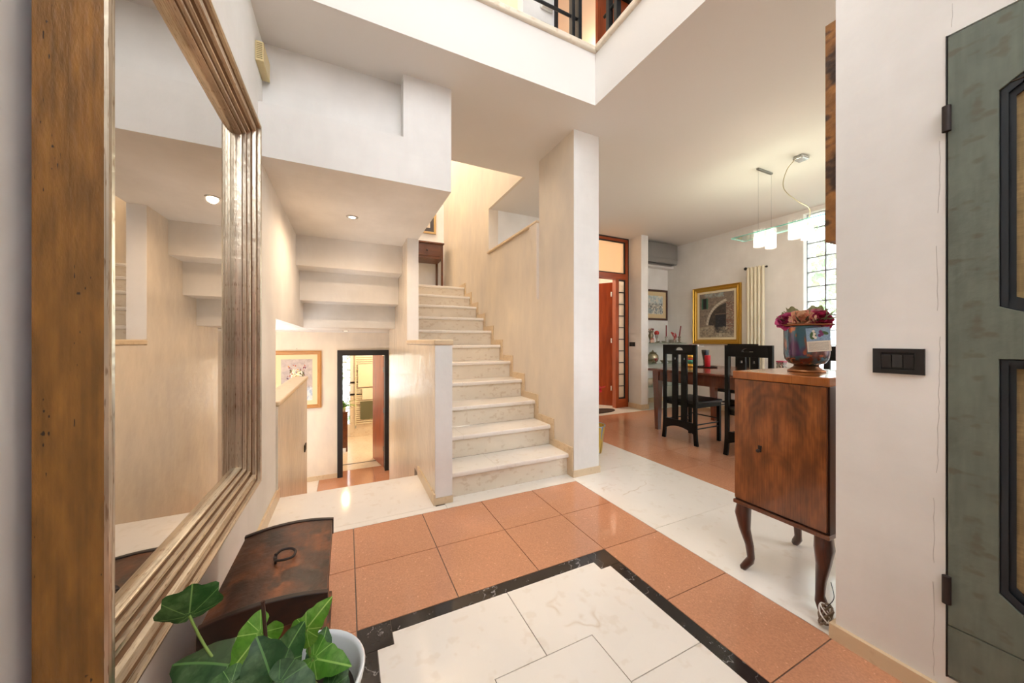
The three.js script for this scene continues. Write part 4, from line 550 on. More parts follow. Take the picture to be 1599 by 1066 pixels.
// ------------------------------------------------------------------ pendant lamp over the dining table
{ const t = thing('pendant_lamp', 'hanging glass plate lamp with four glowing glass cylinders over the dining table', 'lamp', [3.815, 2.2, 1.75]);
  wpart(t, 'canopy_bar', rb(3.69, 3.935, H - 0.018, H, 2.02, 2.045, 0.004), MT.steel); for (const x of [3.7, 3.925]) wpart(t, 'suspension_wire', rod([x, 2.2, -2.032], [x, H - 0.01, -2.032], 0.0009, 0.0009, 6), MT.steel);
  wpart(t, 'canopy', rb(3.775, 3.895, H - 0.03, H, 1.69, 1.78, 0.014), MT.chrome);
  wpart(t, 'power_cord', tube([[3.79, H - 0.02, -1.76], [3.73, H - 0.12, -1.80], [3.72, H - 0.28, -1.82], [3.78, H - 0.42, -1.74], [3.86, H - 0.5, -1.68], [3.87, 2.21, -1.69]], 0.004, 40, 8), std({ color: 0xcfc4a4, roughness: 0.4 }));
  wpart(t, 'glass_plate', rb(3.7, 3.93, 2.195, 2.207, 1.2, 2.3, 0.002), phy({ color: 0xf2fbfa, transmission: 1, thickness: 0, roughness: 0.02, ior: 1.5 }));
  for (const [a, b, c, e] of [[3.698, 3.701, 1.2, 2.3], [3.929, 3.932, 1.2, 2.3], [3.7, 3.93, 2.299, 2.302]]) wpart(t, 'glass_edge', bx(a, b, 2.196, 2.206, c, e), phy({ color: 0xb4e0dc, transmission: 0.8, thickness: 0, roughness: 0.1 }), 'green-blue polished glass edge');
  for (const [x, d, k] of [[3.755, 2.054, 0], [3.875, 2.01, -0.012], [3.755, 1.75, 0.0], [3.875, 1.704, -0.006], [3.755, 1.42, 0], [3.875, 1.38, -0.01]].slice(0, 4)) {
    wpart(t, 'glass_cylinder', new THREE.CylinderGeometry(0.046, 0.046, 0.175, 28, 1, true).translate(x, 2.15 + k, -d), phy({ color: 0xffffff, transmission: 0.95, thickness: 0, roughness: 0.12, ior: 1.5 }));
    wpart(t, 'lamp_holder', rod([x, 2.19 + k, -d], [x, 2.235 + k, -d], 0.016), MT.chrome);
    wpart(t, 'lamp_bulb', lathe([[0, 0], [0.026, 0.004], [0.032, 0.03], [0.032, 0.075], [0.02, 0.1], [0, 0.105]], 18).translate(x, 2.072 + k, -d), glow(14, 11.5, 8));
    const l = new THREE.PointLight(new THREE.Color(1, 0.85, 0.66), 0.6); l.position.set(x, 2.12 + k, -d); l.castShadow = true; l.name = 'pendant_light'; scene.add(l);
  } }

// ------------------------------------------------------------------ pictures
function blotch(g, r, n, cols, x, y, w, h, s0, s1, al) { for (let i = 0; i < n; i++) { g.globalAlpha = al; g.fillStyle = cols[Math.floor(r() * cols.length)]; g.beginPath(); g.ellipse(x + r() * w, y + r() * h, s0 + r() * s1, (s0 + r() * s1) * 0.55, r() * 3, 0, 7); g.fill(); } g.globalAlpha = 1; }
const archT = canvasTex(384, 480, (g, w, h) => {                  // weathered wall with a stone arch, dark doorway and green shutters
  const r = rng(101); g.fillStyle = '#857767'; g.fillRect(0, 0, w, h); blotch(g, r, 700, ['#a09080', '#75695c', '#8f7e6c', '#ab9984', '#635a50'], 0, 0, w, h, 4, 16, 0.35);
  for (let j = 0; j < 34; j++) for (let i = 0; i < 5; i++) { g.fillStyle = ['#8d5140', '#7b6655', '#9a8a78', '#6d3f33', '#b3a48f'][Math.floor(r() * 5)]; g.globalAlpha = 0.75; g.fillRect(300 + i * 18 + (j % 2) * 8, 110 + j * 9, 14 + r() * 5, 6); } g.globalAlpha = 1;
  blotch(g, r, 60, ['#8fa0a0', '#a8b0a8'], 60, 4, 220, 36, 6, 18, 0.4);
  g.fillStyle = '#3c3631'; g.beginPath(); g.moveTo(100, 345); g.quadraticCurveTo(120, 170, 300, 118); g.lineTo(304, 430); g.lineTo(190, 430); g.lineTo(170, 345); g.closePath(); g.fill(); blotch(g, r, 200, ['#55493f', '#2c2926', '#5f5346'], 120, 170, 180, 180, 4, 12, 0.4);
  g.fillStyle = '#6a5a4c'; g.fillRect(180, 225, 116, 14); g.fillStyle = '#23262b'; g.fillRect(186, 238, 108, 192); blotch(g, r, 120, ['#2e333a', '#1a1b1e', '#3a3d42'], 190, 240, 100, 180, 4, 10, 0.4);
  g.strokeStyle = '#c9beab'; g.lineWidth = 26; g.beginPath(); g.moveTo(92, 345); g.quadraticCurveTo(112, 150, 305, 84); g.stroke(); g.strokeStyle = '#8f8372'; g.lineWidth = 3; for (let i = 0; i < 13; i++) { const t = i / 12, x = mix(mix(92, 112, t), mix(112, 305, t), t), y = mix(mix(345, 150, t), mix(150, 84, t), t); g.beginPath(); g.moveTo(x - 14, y - 6); g.lineTo(x + 12, y + 10); g.stroke(); }
  g.fillStyle = '#2a3b33'; g.fillRect(26, 52, 76, 116); g.fillStyle = '#1c1d1f'; g.fillRect(44, 56, 36, 106); g.fillStyle = '#3f6b52'; g.fillRect(26, 52, 17, 116); g.fillRect(84, 52, 18, 116);
  g.fillStyle = '#a3947d'; g.beginPath(); g.moveTo(0, 370); g.lineTo(160, 352); g.lineTo(196, 430); g.lineTo(384, 440); g.lineTo(384, 480); g.lineTo(0, 480); g.closePath(); g.fill(); blotch(g, r, 260, ['#b9ab92', '#7c7060', '#8d8069', '#cfc2a8', '#5e564b'], 0, 372, w, 108, 5, 18, 0.35);
});
const paint = (map) => std({ map, roughness: 0.55 });
picture('oil_painting', 'gold framed oil painting of a stone arch on the dining room wall', [XD - 0.001, 1.535, 3.615], -PI / 2, 0.80, 0.945, ogee(0.076, 0.045), MT.gold, 0.036, std({ color: 0xe6d7b4, roughness: 0.7 }), paint(archT));
const townT = canvasTex(320, 256, (g, w, h) => { const r = rng(55); g.fillStyle = '#e3dccb'; g.fillRect(0, 0, w, h); blotch(g, r, 140, ['#9fb6c2', '#c6d2d4', '#e9e4d8', '#86a0ae'], 0, 0, w, 120, 10, 34, 0.25); blotch(g, r, 200, ['#5b6066', '#8d8a80', '#3d434a', '#b3a995', '#717a7a'], 10, 110, w - 20, 80, 4, 12, 0.5); blotch(g, r, 120, ['#6f8790', '#4e5d66', '#a9b5b4', '#d9d3c4'], 0, 180, w, 70, 6, 22, 0.35); });
picture('watercolour_town', 'framed blue-grey watercolour of a town in the display niche', [5.09, 1.775, 4.559], 0, 0.62, 0.56, [[0, 0], [0, 0.024], [0.03, 0.026], [0.04, 0.012], [0.04, 0.002]], std({ color: 0x4e2f22, roughness: 0.4 }), 0.075, std({ color: 0xdcc59a, roughness: 0.9 }), paint(townT));
const bouquetT = canvasTex(320, 420, (g, w, h) => { const r = rng(66); g.fillStyle = '#b5a79f'; g.fillRect(0, 0, w, h); blotch(g, r, 260, ['#c4b6ad', '#a59890', '#bcaeb0', '#cfc3b8'], 0, 0, w, 290, 12, 36, 0.3); g.fillStyle = '#cdd6dd'; g.fillRect(0, 292, w, 128); blotch(g, r, 160, ['#b8c8d8', '#dfe4e6', '#93a8c0', '#e9e2d4'], 0, 292, w, 128, 8, 28, 0.4); g.fillStyle = '#5b7ea6'; g.globalAlpha = 0.6; g.fillRect(120, 210, 76, 130); g.globalAlpha = 1; blotch(g, r, 120, ['#55502e', '#7a6f3a', '#3f3a24'], 90, 110, 140, 120, 4, 12, 0.7); blotch(g, r, 46, ['#f0e6c4', '#e2cf90', '#fbf6e6'], 100, 110, 110, 110, 8, 14, 0.85); blotch(g, r, 30, ['#b04a28', '#7c2a3a', '#d08a3a', '#4a2a4a'], 60, 60, 200, 150, 4, 9, 0.9); });
picture('flower_picture', 'framed still life of flowers in a vase on the lower lobby wall', [-0.735, 0.478, 6.559], 0, 0.70, 0.945, [[0, 0], [0, 0.03], [0.02, 0.034], [0.045, 0.026], [0.06, 0.014], [0.06, 0.002]], std({ map: scaled(woodT(171, [168, 112, 54], [198, 144, 78], [140, 84, 38], 6, 0.4), 2), roughness: 0.4 }), 0.075, std({ color: 0xe2d2a8, roughness: 0.9 }), paint(bouquetT));
single('picture_nail', rod([-0.735, 0.985, -6.557], [-0.735, 0.99, -6.53], 0.004), MT.iron, 'small nail above the flower picture', 'nail');
const sketchT = canvasTex(256, 256, (g, w, h) => { const r = rng(78); g.fillStyle = '#d8cdbd'; g.fillRect(0, 0, w, h); blotch(g, r, 90, ['#cabba7', '#e6dccd', '#b9a492'], 0, 0, w, h, 10, 26, 0.4); blotch(g, r, 60, ['#8a5a58', '#6b4a48', '#a87a70'], 110, 60, 110, 150, 4, 10, 0.5); });
picture('landing_picture', 'small framed drawing with dark mount above the console table on the landing', [1.21, 3.42, 6.478], 0, 0.6, 0.6, [[0, 0], [0, 0.03], [0.03, 0.032], [0.04, 0.014], [0.04, 0.002]], std({ color: 0xc9a873, roughness: 0.4 }), 0.07, std({ color: 0x4d4a4c, roughness: 0.9 }), paint(sketchT));

// ------------------------------------------------------------------ radiator, air conditioner, glass-block windows
{ const t = thing('column_radiator', 'tall cream column radiator on the dining room wall beside the painting', 'radiator', [XD - 0.06, 0.3, 2.98]), y0 = 0, y1 = 1.9;
  for (let i = 0; i < 5; i++) { const z = 0.1 - i * 0.05; part(t, 'column', merge([rod([-0.012, y0 + 0.03, z], [-0.012, y1 - 0.03, z], 0.0205, 0.0205, 16), new THREE.SphereGeometry(0.036, 14, 10).scale(1, 0.9, 0.55).translate(0, y1 - 0.03, z), new THREE.SphereGeometry(0.036, 14, 10).scale(1, 0.9, 0.55).translate(0, y0 + 0.03, z)]), MT.creamPaint); }
  part(t, 'valve', merge([new THREE.SphereGeometry(0.022, 14, 10).translate(0, y1 - 0.01, -0.145), rod([0, y1 - 0.01, -0.1], [0, y1 - 0.01, -0.145], 0.012)]), MT.blackPaint, 'dark end cap'); part(t, 'valve', merge([new THREE.SphereGeometry(0.015, 14, 10).translate(0, y1 - 0.03, 0.14), rod([0, y1 - 0.03, 0.1], [0, y1 - 0.03, 0.14], 0.009)]), MT.blackPaint, 'dark end cap');
  part(t, 'bracket', merge([rod([0, 0.3, 0], [0.058, 0.3, 0], 0.008), rod([0, 1.6, 0], [0.058, 1.6, 0], 0.008)]), MT.creamPaint); }
{ const t = thing('air_conditioner', 'grey wall air conditioner high in the dining room corner', 'air conditioner', [4.93, 2.47, 4.429]), W = 0.42, s = new THREE.Shape();   // plan outline: flat back, bowed front
  s.moveTo(-W, 0); s.lineTo(W, 0); s.lineTo(W, 0.12); s.quadraticCurveTo(W - 0.01, 0.17, W - 0.07, 0.185); s.quadraticCurveTo(0, 0.235, -W + 0.07, 0.185); s.quadraticCurveTo(-W + 0.01, 0.17, -W, 0.12); s.closePath();
  const slab = (y0, y1, k) => { const q = extr(s, y1 - y0, 0.006, 20); q.rotateX(-PI / 2); q.scale(k, 1, -k); q.translate(0, y0, 0); const ix = q.toNonIndexed ? q : q; const p = q.attributes.position; for (let i = 0; i < p.count; i += 3) for (const at of ['position', 'normal', 'uv']) { const A = q.attributes[at], n = A.itemSize; for (let c = 0; c < n; c++) { const a = A.array[(i + 1) * n + c]; A.array[(i + 1) * n + c] = A.array[(i + 2) * n + c]; A.array[(i + 2) * n + c] = a; } } q.computeVertexNormals(); return toCreasedNormals(q, 0.6); };
  part(t, 'front_cover', slab(0.085, 0.325, 1), MT.greyPlastic); part(t, 'lower_cover', slab(0.005, 0.08, 0.985), MT.greyPlastic); part(t, 'seam', slab(0.078, 0.09, 0.97), MT.darkMetal);
  part(t, 'louvre', new RoundedBoxGeometry(0.66, 0.006, 0.07, 2, 0.002).translate(0, -0.003, 0.12), MT.darkMetal); part(t, 'badge', new THREE.BoxGeometry(0.03, 0.008, 0.002).translate(0.06, 0.1, 0.215), MT.steel); }
function blockWindow(name, label, cols, rows, size, put, alongX) {
  const w = structGroup(name, label, 'window'), g0 = new RoundedBoxGeometry(alongX ? size - 0.014 : 0.06, size - 0.014, alongX ? 0.06 : size - 0.014, 2, 0.008), bars = [];
  for (let i = 0; i < cols; i++) for (let j = 0; j < rows; j++) { const m = part(w, 'glass_block', g0, MT.block); m.position.copy(put(i + 0.5, j + 0.5)); }
  for (let i = 0; i <= cols; i++) { const a = put(i, 0), b = put(i, rows), g = new THREE.BoxGeometry(alongX ? 0.014 : 0.05, b.y - a.y, alongX ? 0.05 : 0.014); g.translate(a.x, (a.y + b.y) / 2, a.z); bars.push(g); }
  for (let j = 0; j <= rows; j++) { const a = put(0, j), b = put(cols, j), g = new THREE.BoxGeometry(alongX ? Math.abs(b.x - a.x) : 0.05, 0.014, alongX ? 0.05 : Math.abs(b.z - a.z)); g.translate((a.x + b.x) / 2, a.y, (a.z + b.z) / 2); bars.push(g); }
  part(w, 'mortar_joint', merge(bars), MT.mortar); return w;
}
blockWindow('window_2', 'tall glass-block window of the dining room behind the copper vase', 6, 13, 0.1917, (i, j) => new THREE.Vector3(XD + 0.11, WY0 + j * (WY1 - WY0) / 13, -(WD1 - i * (WD1 - WD0) / 6)), false);
blockWindow('window_5', 'narrow glass-block window in the bathroom beyond the lower door', 2, 10, 0.19, (i, j) => new THREE.Vector3(-0.33 + i * 0.197, FL + 0.3 + j * 0.1885, -9.27), true);
// garden shrubs outside the glass blocks
function shrub(name, label, pos, size, n, seed) {
  const t = thing(name, label, 'shrub', pos), r = rng(seed), lg = leafGeo(HEART, 0.07, -0.2, 0.2, seed), im = new THREE.InstancedMesh(lg, phy({ color: 0x86a058, roughness: 0.6, transmission: 0.5, thickness: 0, side: THREE.DoubleSide }), n), m = new THREE.Matrix4(), q = new THREE.Quaternion(), e = new THREE.Euler(), c = new THREE.Color();
  for (let i = 0; i < n; i++) { const k = Math.floor(r() * 14), kx = Math.sin(k * 12.9) * 0.4, ky = Math.abs(Math.sin(k * 7.3)) * 0.85 + 0.1, kz = Math.sin(k * 3.7) * 0.4; e.set(r() * 6, r() * 6, r() * 6); q.setFromEuler(e); m.compose(new THREE.Vector3((kx + (r() - 0.5) * 0.4) * size[0], clamp(ky + (r() - 0.5) * 0.26, 0.02, 1) * size[1], (kz + (r() - 0.5) * 0.4) * size[2]), q, new THREE.Vector3(1, 1, 1).multiplyScalar(0.7 + r() * 0.8)); im.setMatrixAt(i, m); im.setColorAt(i, c.setRGB(0.5 + r() * 0.7, 0.7 + r() * 0.5, 0.4 + r() * 0.4)); }
  im.name = 'foliage'; im.userData.kind = 'stuff'; shade(im); t.add(im);
  for (let k = 0; k < 5; k++) part(t, 'branch', rod([Math.sin(k) * 0.03, 0, Math.cos(k) * 0.03], [Math.sin(k * 12.9) * 0.4 * size[0], size[1] * (0.6 + 0.06 * k), Math.sin(k * 3.7) * 0.4 * size[2]], 0.012, 0.004, 7), std({ color: 0x4a3b2c, roughness: 0.9 }));
}
shrub('garden_shrub', 'leafy green shrub outside the dining room glass blocks', [6.35, -0.32, 1.9], [0.9, 3.2, 2.2], 620, 3);
shrub('garden_shrub', 'leafy green shrub outside the bathroom glass blocks', [-0.25, -1.4, 9.95], [1.6, 2.6, 0.7], 380, 8);
struct('ground', merge([bx(5.65, 16, -0.6, -0.33, -8, 12), bx(-8, 5.65, -0.6, -0.33, -14, -1.95)]), std({ color: 0xb5ab9c, roughness: 1 }), 'unseen ground added outside the windows, pale to keep bounced light neutral', 'bounce_ground');  // unseen ground, kept pale so that light bounced indoors stays neutral
struct('ground_lower', bx(-8, 5.65, -1.7, -1.42, 9.4, 16), std({ color: 0xb5ab9c, roughness: 1 }), 'unseen ground added outside the bathroom, pale for neutral bounced light', 'bounce_ground');  // same added pale ground on the bathroom side

// ------------------------------------------------------------------ glass shelves and what stands on them
const SY = [1.082, 0.735, 0.355];
SY.forEach((y, k) => single('glass_shelf', bx(4.462, XD - 0.002, y - 0.01, y, 4.16, 4.555), phy({ color: 0xe6f2ee, transmission: 0.92, thickness: 0, roughness: 0.03, ior: 1.5 }), ['topmost glass shelf of the display niche, holding red candles', 'middle glass shelf of the display niche, holding a silvered jar', 'lowest glass shelf of the display niche, holding shells'][k], 'shelf', 'glass shelves in the niche'));
const lth = (t, name, pts, mat, dx = 0, dy = 0, dz = 0, seg = 24) => part(t, name, lathe(pts, seg).translate(dx, dy, dz), mat);
{ const y = SY[0];
  let t = thing('urn_vase', 'bronze urn filled with dried flowers on the top glass shelf', 'vase', [4.745, y, 4.33]); lth(t, 'body', [[0, 0], [0.03, 0], [0.028, 0.008], [0.012, 0.02], [0.02, 0.05], [0.04, 0.1], [0.044, 0.13], [0.026, 0.17], [0.05, 0.2], [0.045, 0.2], [0.02, 0.17], [0, 0.15]], MT.pewter); const r = rng(31); for (let i = 0; i < 10; i++) part(t, 'blossom', new THREE.SphereGeometry(0.012 + r() * 0.008, 8, 6).translate((r() - 0.5) * 0.08, 0.205 + r() * 0.035, (r() - 0.5) * 0.06), std({ color: [0xa34a52, 0xc8b49a, 0x7b3a3f][i % 3], roughness: 0.8 }));
  t = thing('ball_holder', 'silver goblet carrying a shiny red ball on the top glass shelf', 'ornament', [4.87, y, 4.32]); lth(t, 'goblet', [[0, 0], [0.032, 0], [0.03, 0.008], [0.008, 0.02], [0.01, 0.06], [0.026, 0.11], [0.03, 0.145], [0.026, 0.145], [0, 0.1]], MT.silver); part(t, 'ball', new THREE.SphereGeometry(0.042, 24, 16).translate(0, 0.172, 0), phy({ color: 0xb3261c, roughness: 0.25, clearcoat: 0.5 }));
  const stick = [[0, 0], [0.038, 0], [0.036, 0.008], [0.012, 0.016], [0.014, 0.04], [0.024, 0.05], [0.013, 0.064], [0.018, 0.085], [0.026, 0.1], [0.024, 0.112], [0.01, 0.112], [0, 0.1]];
  const cs = (x, d, h, tilt, wax, holder, label) => { t = thing('candlestick', label, 'candlestick', [x, y, d]); lth(t, 'holder', stick, holder); const g = rod([0, 0.1, 0], [Math.sin(tilt) * h, 0.1 + Math.cos(tilt) * h, 0], 0.011, 0.010, 14); part(t, 'candle', g, wax); };
  cs(5.12, 4.33, 0.21, 0, MT.redWax, MT.silver, 'silver candlestick with upright dark red candle on the top glass shelf'); cs(5.29, 4.2, 0.2, 0.2, MT.redWax, MT.pewter, 'candlestick with leaning dark red candle at the right end of the top shelf'); cs(5.25, 4.46, 0.24, 0, MT.white, MT.glass, 'clear candlestick with tall white candle at the back of the top shelf');
  t = thing('red_leaf_ornament', 'red lacquered leaf ornament among candles on the top glass shelf', 'ornament', [5.23, y, 4.25]); for (const [a, h] of [[-0.5, 0.15], [-0.15, 0.12], [0.35, 0.19]]) { const g = leafGeo(ARROW, 0.07, -0.1, 0.15, 5); g.rotateZ(a + 0.6); g.translate(-a * 0.08, h - 0.04, 0); part(t, 'leaf', g, std({ color: 0xa5121c, roughness: 0.35, side: THREE.DoubleSide })); part(t, 'stem', rod([0, 0, 0], [-a * 0.08, h - 0.03, 0], 0.002), MT.silver); }
  single('silver_box', rb(5.18, 5.31, y, y + 0.055, 4.27, 4.33, 0.004), MT.silver, 'low silver box at the front of the top glass shelf', 'box');
  for (const [x, c, l] of [[4.655, 0xe8b9a2, 'small peach perfume bottle at the left end of the top shelf'], [4.7, 0xe9c6bc, 'small pale pink bottle beside the bronze urn']]) { t = thing('small_bottle', l, 'bottle', [x, y, 4.24]); part(t, 'body', new RoundedBoxGeometry(0.036, 0.055, 0.036, 3, 0.008).translate(0, 0.0275, 0), phy({ color: c, roughness: 0.15, clearcoat: 0.4 })); lth(t, 'cap', [[0, 0.055], [0.009, 0.055], [0.009, 0.08], [0, 0.082]], std({ color: 0xc8553a, roughness: 0.4 })); }
  for (const [x, d, s, l] of [[4.79, 4.22, 0.034, 'low silver dish in front of the bronze urn'], [4.93, 4.22, 0.04, 'low silver dish in front of the red ball'], [5.02, 4.3, 0.03, 'little silver bowl beside the upright red candle']]) single('silver_dish', lathe([[0, 0], [s * 0.6, 0], [s, 0.03], [s * 0.94, 0.03], [s * 0.5, 0.006], [0, 0.006]], 24).translate(x, y, -d), MT.silver, l, 'dish', 'silver dishes on the top shelf');
  t = thing('glass_carafe', 'clear glass carafe behind the red candle on the top glass shelf', 'carafe', [5.04, y, 4.45]); lth(t, 'body', [[0.05, 0], [0.055, 0.02], [0.05, 0.1], [0.02, 0.16], [0.02, 0.22], [0.03, 0.24]], MT.glass); lth(t, 'base', [[0, 0], [0.05, 0], [0.05, 0.004], [0, 0.004]], MT.glass); }
{ const y = SY[1]; let t = thing('lidded_jar', 'round silvered glass jar with lid on the middle glass shelf', 'jar', [4.8, y, 4.34]); const merc = std({ color: 0xb5aa90, metalness: 0.7, roughness: 0.25 }); lth(t, 'body', [[0, 0], [0.05, 0], [0.085, 0.03], [0.098, 0.08], [0.09, 0.13], [0.06, 0.16], [0.055, 0.165], [0, 0.165]], merc, 0, 0, 0, 32); lth(t, 'lid', [[0, 0.165], [0.064, 0.165], [0.06, 0.178], [0.02, 0.195], [0.012, 0.205], [0.016, 0.215], [0, 0.225]], merc, 0, 0, 0, 32);
  t = thing('wine_goblet', 'small red-stemmed goblet at the left of the middle glass shelf', 'goblet', [4.72, y, 4.2]); lth(t, 'body', [[0, 0], [0.022, 0], [0.005, 0.006], [0.004, 0.04], [0.02, 0.055], [0.024, 0.085], [0.02, 0.085], [0, 0.05]], std({ color: 0x9c4a4a, metalness: 0.3, roughness: 0.3 }));
  for (const [x, d, s, c, l] of [[4.98, 4.27, 0.06, MT.pewter, 'bronze bowl right of the silvered jar'], [4.62, 4.24, 0.05, MT.silver, 'silver bowl at the left end of the middle shelf'], [5.12, 4.25, 0.05, MT.silver, 'silver bowl behind the chair on the middle shelf']]) single('metal_bowl', lathe([[0, 0], [s * 0.5, 0], [s, s * 0.7], [s * 0.95, s * 0.72], [s * 0.45, 0.008], [0, 0.008]], 28).translate(x, y, -d), c, l, 'bowl'); }
{ const y = SY[2], r = rng(91); for (const [x, d, s, l] of [[4.62, 4.26, 0.07, 'spiral sea shell at the left of the lowest shelf'], [4.78, 4.3, 0.075, 'pale conch shell in the middle of the lowest shelf'], [4.93, 4.26, 0.06, 'brown sea shell by the table leg on the lowest shelf'], [4.68, 4.2, 0.045, 'small white shell at the front of the lowest shelf']]) {
  const t = thing('sea_shell', l, 'shell', [x, y, d], 0, 'shells on the lowest shelf'), g = lathe([[0, 0], [0.5, 0.1], [0.9, 0.45], [1, 0.75], [0.8, 1.0], [0.55, 1.12], [0.45, 1.3], [0.25, 1.42], [0.15, 1.6], [0, 1.7]].map(([a, b]) => [a * s, b * s * 0.9]), 20); g.rotateZ(1.15); g.translate(s * 0.6, s * 0.62, 0); part(t, 'whorl', g, std({ color: [0xd9c4a0, 0xe6d9c4, 0xa98a62][Math.floor(r() * 3)], roughness: 0.4 })); } }

// ------------------------------------------------------------------ landing furniture
{ const x0 = 0.72, x1 = 1.535, d0 = 6.0, d1 = 6.44, y = 1.951, t = thing('console_table', 'small brown wooden console table on the stair landing', 'table', [(x0 + x1) / 2, y, (d0 + d1) / 2]), m = phy({ map: scaled(woodT(191, [86, 50, 28], [116, 70, 40], [56, 30, 16], 8, 0.8), 1.4), roughness: 0.35 });
  wpart(t, 'top', rb(x0 - 0.02, x1 + 0.012, y + 0.86, y + 0.885, d0 - 0.02, d1, 0.004), m); wpart(t, 'drawer_case', rb(x0 + 0.01, x1 - 0.01, y + 0.6, y + 0.86, d0 + 0.01, d1 - 0.01, 0.003), m); const dr = wpart(t, 'drawer', rb(x0 + 0.06, x1 - 0.06, y + 0.64, y + 0.83, d0 - 0.002, d0 + 0.012, 0.003), m); part(dr, 'knob', new THREE.SphereGeometry(0.014, 12, 8).translate(0.12, 0.735, 0.235), MT.iron);
  for (const x of [x0 + 0.022, x1 - 0.022]) for (const d of [d0 + 0.022, d1 - 0.022]) wpart(t, 'leg', rb(x - 0.018, x + 0.018, y, y + 0.86, d - 0.018, d + 0.018, 0.003, true), m); }
single('closed_book', rb(0.95, 1.27, 2.837, 2.862, 6.1, 6.32, 0.004), std({ color: 0x2c1a14, roughness: 0.6 }), 'dark closed book lying on the console table of the landing', 'book');

// ------------------------------------------------------------------ lower door and bathroom
{ const d = structGroup('door_4', 'black framed red wood door standing open to the bathroom', 'door');
  part(d, 'door_frame', merge([bx(-0.15, -0.068, FL, 0.955, 6.52, 6.71), bx(0.608, 0.675, FL, 0.955, 6.52, 6.71), bx(-0.068, 0.608, 0.862, 0.955, 6.52, 6.71)]), MT.blackPaint);
  const leaf = new THREE.Group(); leaf.name = 'door_leaf'; leaf.position.set(0.602, FL, -6.715); leaf.rotation.y = 1.79; d.add(leaf);
  part(leaf, 'leaf_panel', triUV(new THREE.BoxGeometry(0.66, 2.05, 0.036).translate(0.33, 1.03, 0.018), true), MT.cherry); part(leaf, 'handle', merge([rod([0.61, 1.0, 0.03], [0.61, 1.0, 0.08], 0.009), rod([0.61, 1.0, 0.08], [0.5, 1.0, 0.08], 0.008)]), MT.blackPaint); part(leaf, 'lock_plate', new RoundedBoxGeometry(0.03, 0.03, 0.008, 2, 0.003).translate(0.61, 0.9, 0.04), MT.blackPaint);
  for (const y of [0.3, 1.0, 1.75]) part(d, 'hinge', rb(0.596, 0.61, FL + y, FL + y + 0.09, 6.7, 6.72, 0.003), MT.chrome, 'bright metal hinge'); }
wallSwitch('light_switch', 'small dark switch plate on the low wall of the descending stair', [-0.43, -0.09, 4.51], PI / 2, 2, 0.12, 0.075);
{ const t = thing('towel_radiator', 'white ladder towel radiator on the bathroom wall', 'radiator', [0.42, FL + 0.28, 9.14]); for (const x of [-0.235, 0.235]) part(t, 'upright', rod([x, 0, 0], [x, 1.72, 0], 0.018, 0.018, 12), MT.creamPaint); for (let i = 0; i < 34; i++) if (![9, 18, 26].includes(i)) part(t, 'rung', rod([-0.235, 0.04 + i * 0.049, 0.012], [0.235, 0.04 + i * 0.049, 0.012], 0.011, 0.011, 8), MT.creamPaint); part(t, 'valve', rod([-0.235, -0.07, 0], [-0.235, 0.02, 0], 0.016), MT.chrome); part(t, 'bracket', rod([0, 1.0, 0], [0, 1.0, -0.04], 0.01), MT.creamPaint);
  const towel = (x0, x1, y0, y1, c, label) => { const pos = [], g = new THREE.PlaneGeometry(x1 - x0, y1 - y0, 24, 12); const p = g.attributes.position; for (let i = 0; i < p.count; i++) p.setZ(i, 0.008 * Math.sin(p.getX(i) * 55) * (0.6 - p.getY(i) / (y1 - y0) * 0.6) + 0.014); const b = g.clone(); b.scale(1, 0.7, -1); b.translate(0, (y1 - y0) * 0.15, 0); const top = new THREE.CylinderGeometry(0.014, 0.014, x1 - x0, 10, 1, true, 0, PI); top.rotateZ(PI / 2); top.rotateX(-PI / 2); top.translate(0, (y1 - y0) / 2, 0); const all = merge([g, b, top]); all.translate((x0 + x1) / 2, (y0 + y1) / 2, -9.118); single('bath_towel', all, std({ color: c, roughness: 1, side: THREE.DoubleSide, bumpMap: scaled(bumpT, 6), bumpScale: 0.002 }), label, 'towel', 'towels on the bathroom radiator'); };
  towel(0.24, 0.62, 0.0, 0.55, 0xefe0c6, 'large cream towel on the upper rungs of the towel radiator'); towel(0.33, 0.64, -0.31, -0.035, 0xf0e4d0, 'small cream towel in the middle of the towel radiator'); towel(0.29, 0.62, -0.79, -0.36, 0x6a6a50, 'olive green towel on the lower rungs of the towel radiator'); }
{ const t = thing('plant_stand', 'dark wooden plant stand in the bathroom doorway', 'stand', [-0.09, FL, 8.1]), m = MT.walnut; part(t, 'column', new RoundedBoxGeometry(0.2, 0.74, 0.2, 2, 0.005).translate(0, 0.45, 0), m); for (const x of [-0.085, 0.085]) for (const z of [-0.085, 0.085]) part(t, 'foot', new RoundedBoxGeometry(0.03, 0.08, 0.03, 2, 0.003).translate(x, 0.04, z), m); part(t, 'top_plate', new RoundedBoxGeometry(0.23, 0.02, 0.23, 2, 0.004).translate(0, 0.83, 0), m);
  const p = thing('house_plant', 'bushy green plant on the bathroom plant stand', 'plant', [-0.09, FL + 0.84, 8.1]); lth(p, 'pot', [[0, 0], [0.06, 0], [0.075, 0.09], [0.07, 0.09], [0, 0.08]], MT.white); const r = rng(44); for (let i = 0; i < 26; i++) { const a = r() * 6.28, el = 0.2 + r() * 1.1, L = 0.14 + r() * 0.12, dv = new THREE.Vector3(Math.cos(a) * Math.cos(el), Math.sin(el), Math.sin(a) * Math.cos(el)), sd = new THREE.Vector3(-Math.sin(a), 0, Math.cos(a)), g = leafGeo([[0, 1], [8, 0.6], [30, 0.25], [90, 0.12], [180, 0.05]], L, -0.8, 0.1, i); g.applyMatrix4(new THREE.Matrix4().makeBasis(sd, dv, sd.clone().cross(dv)).setPosition(dv.x * 0.03, 0.09, dv.z * 0.03)); part(p, 'leaf', g, LM[i % 4]); } }

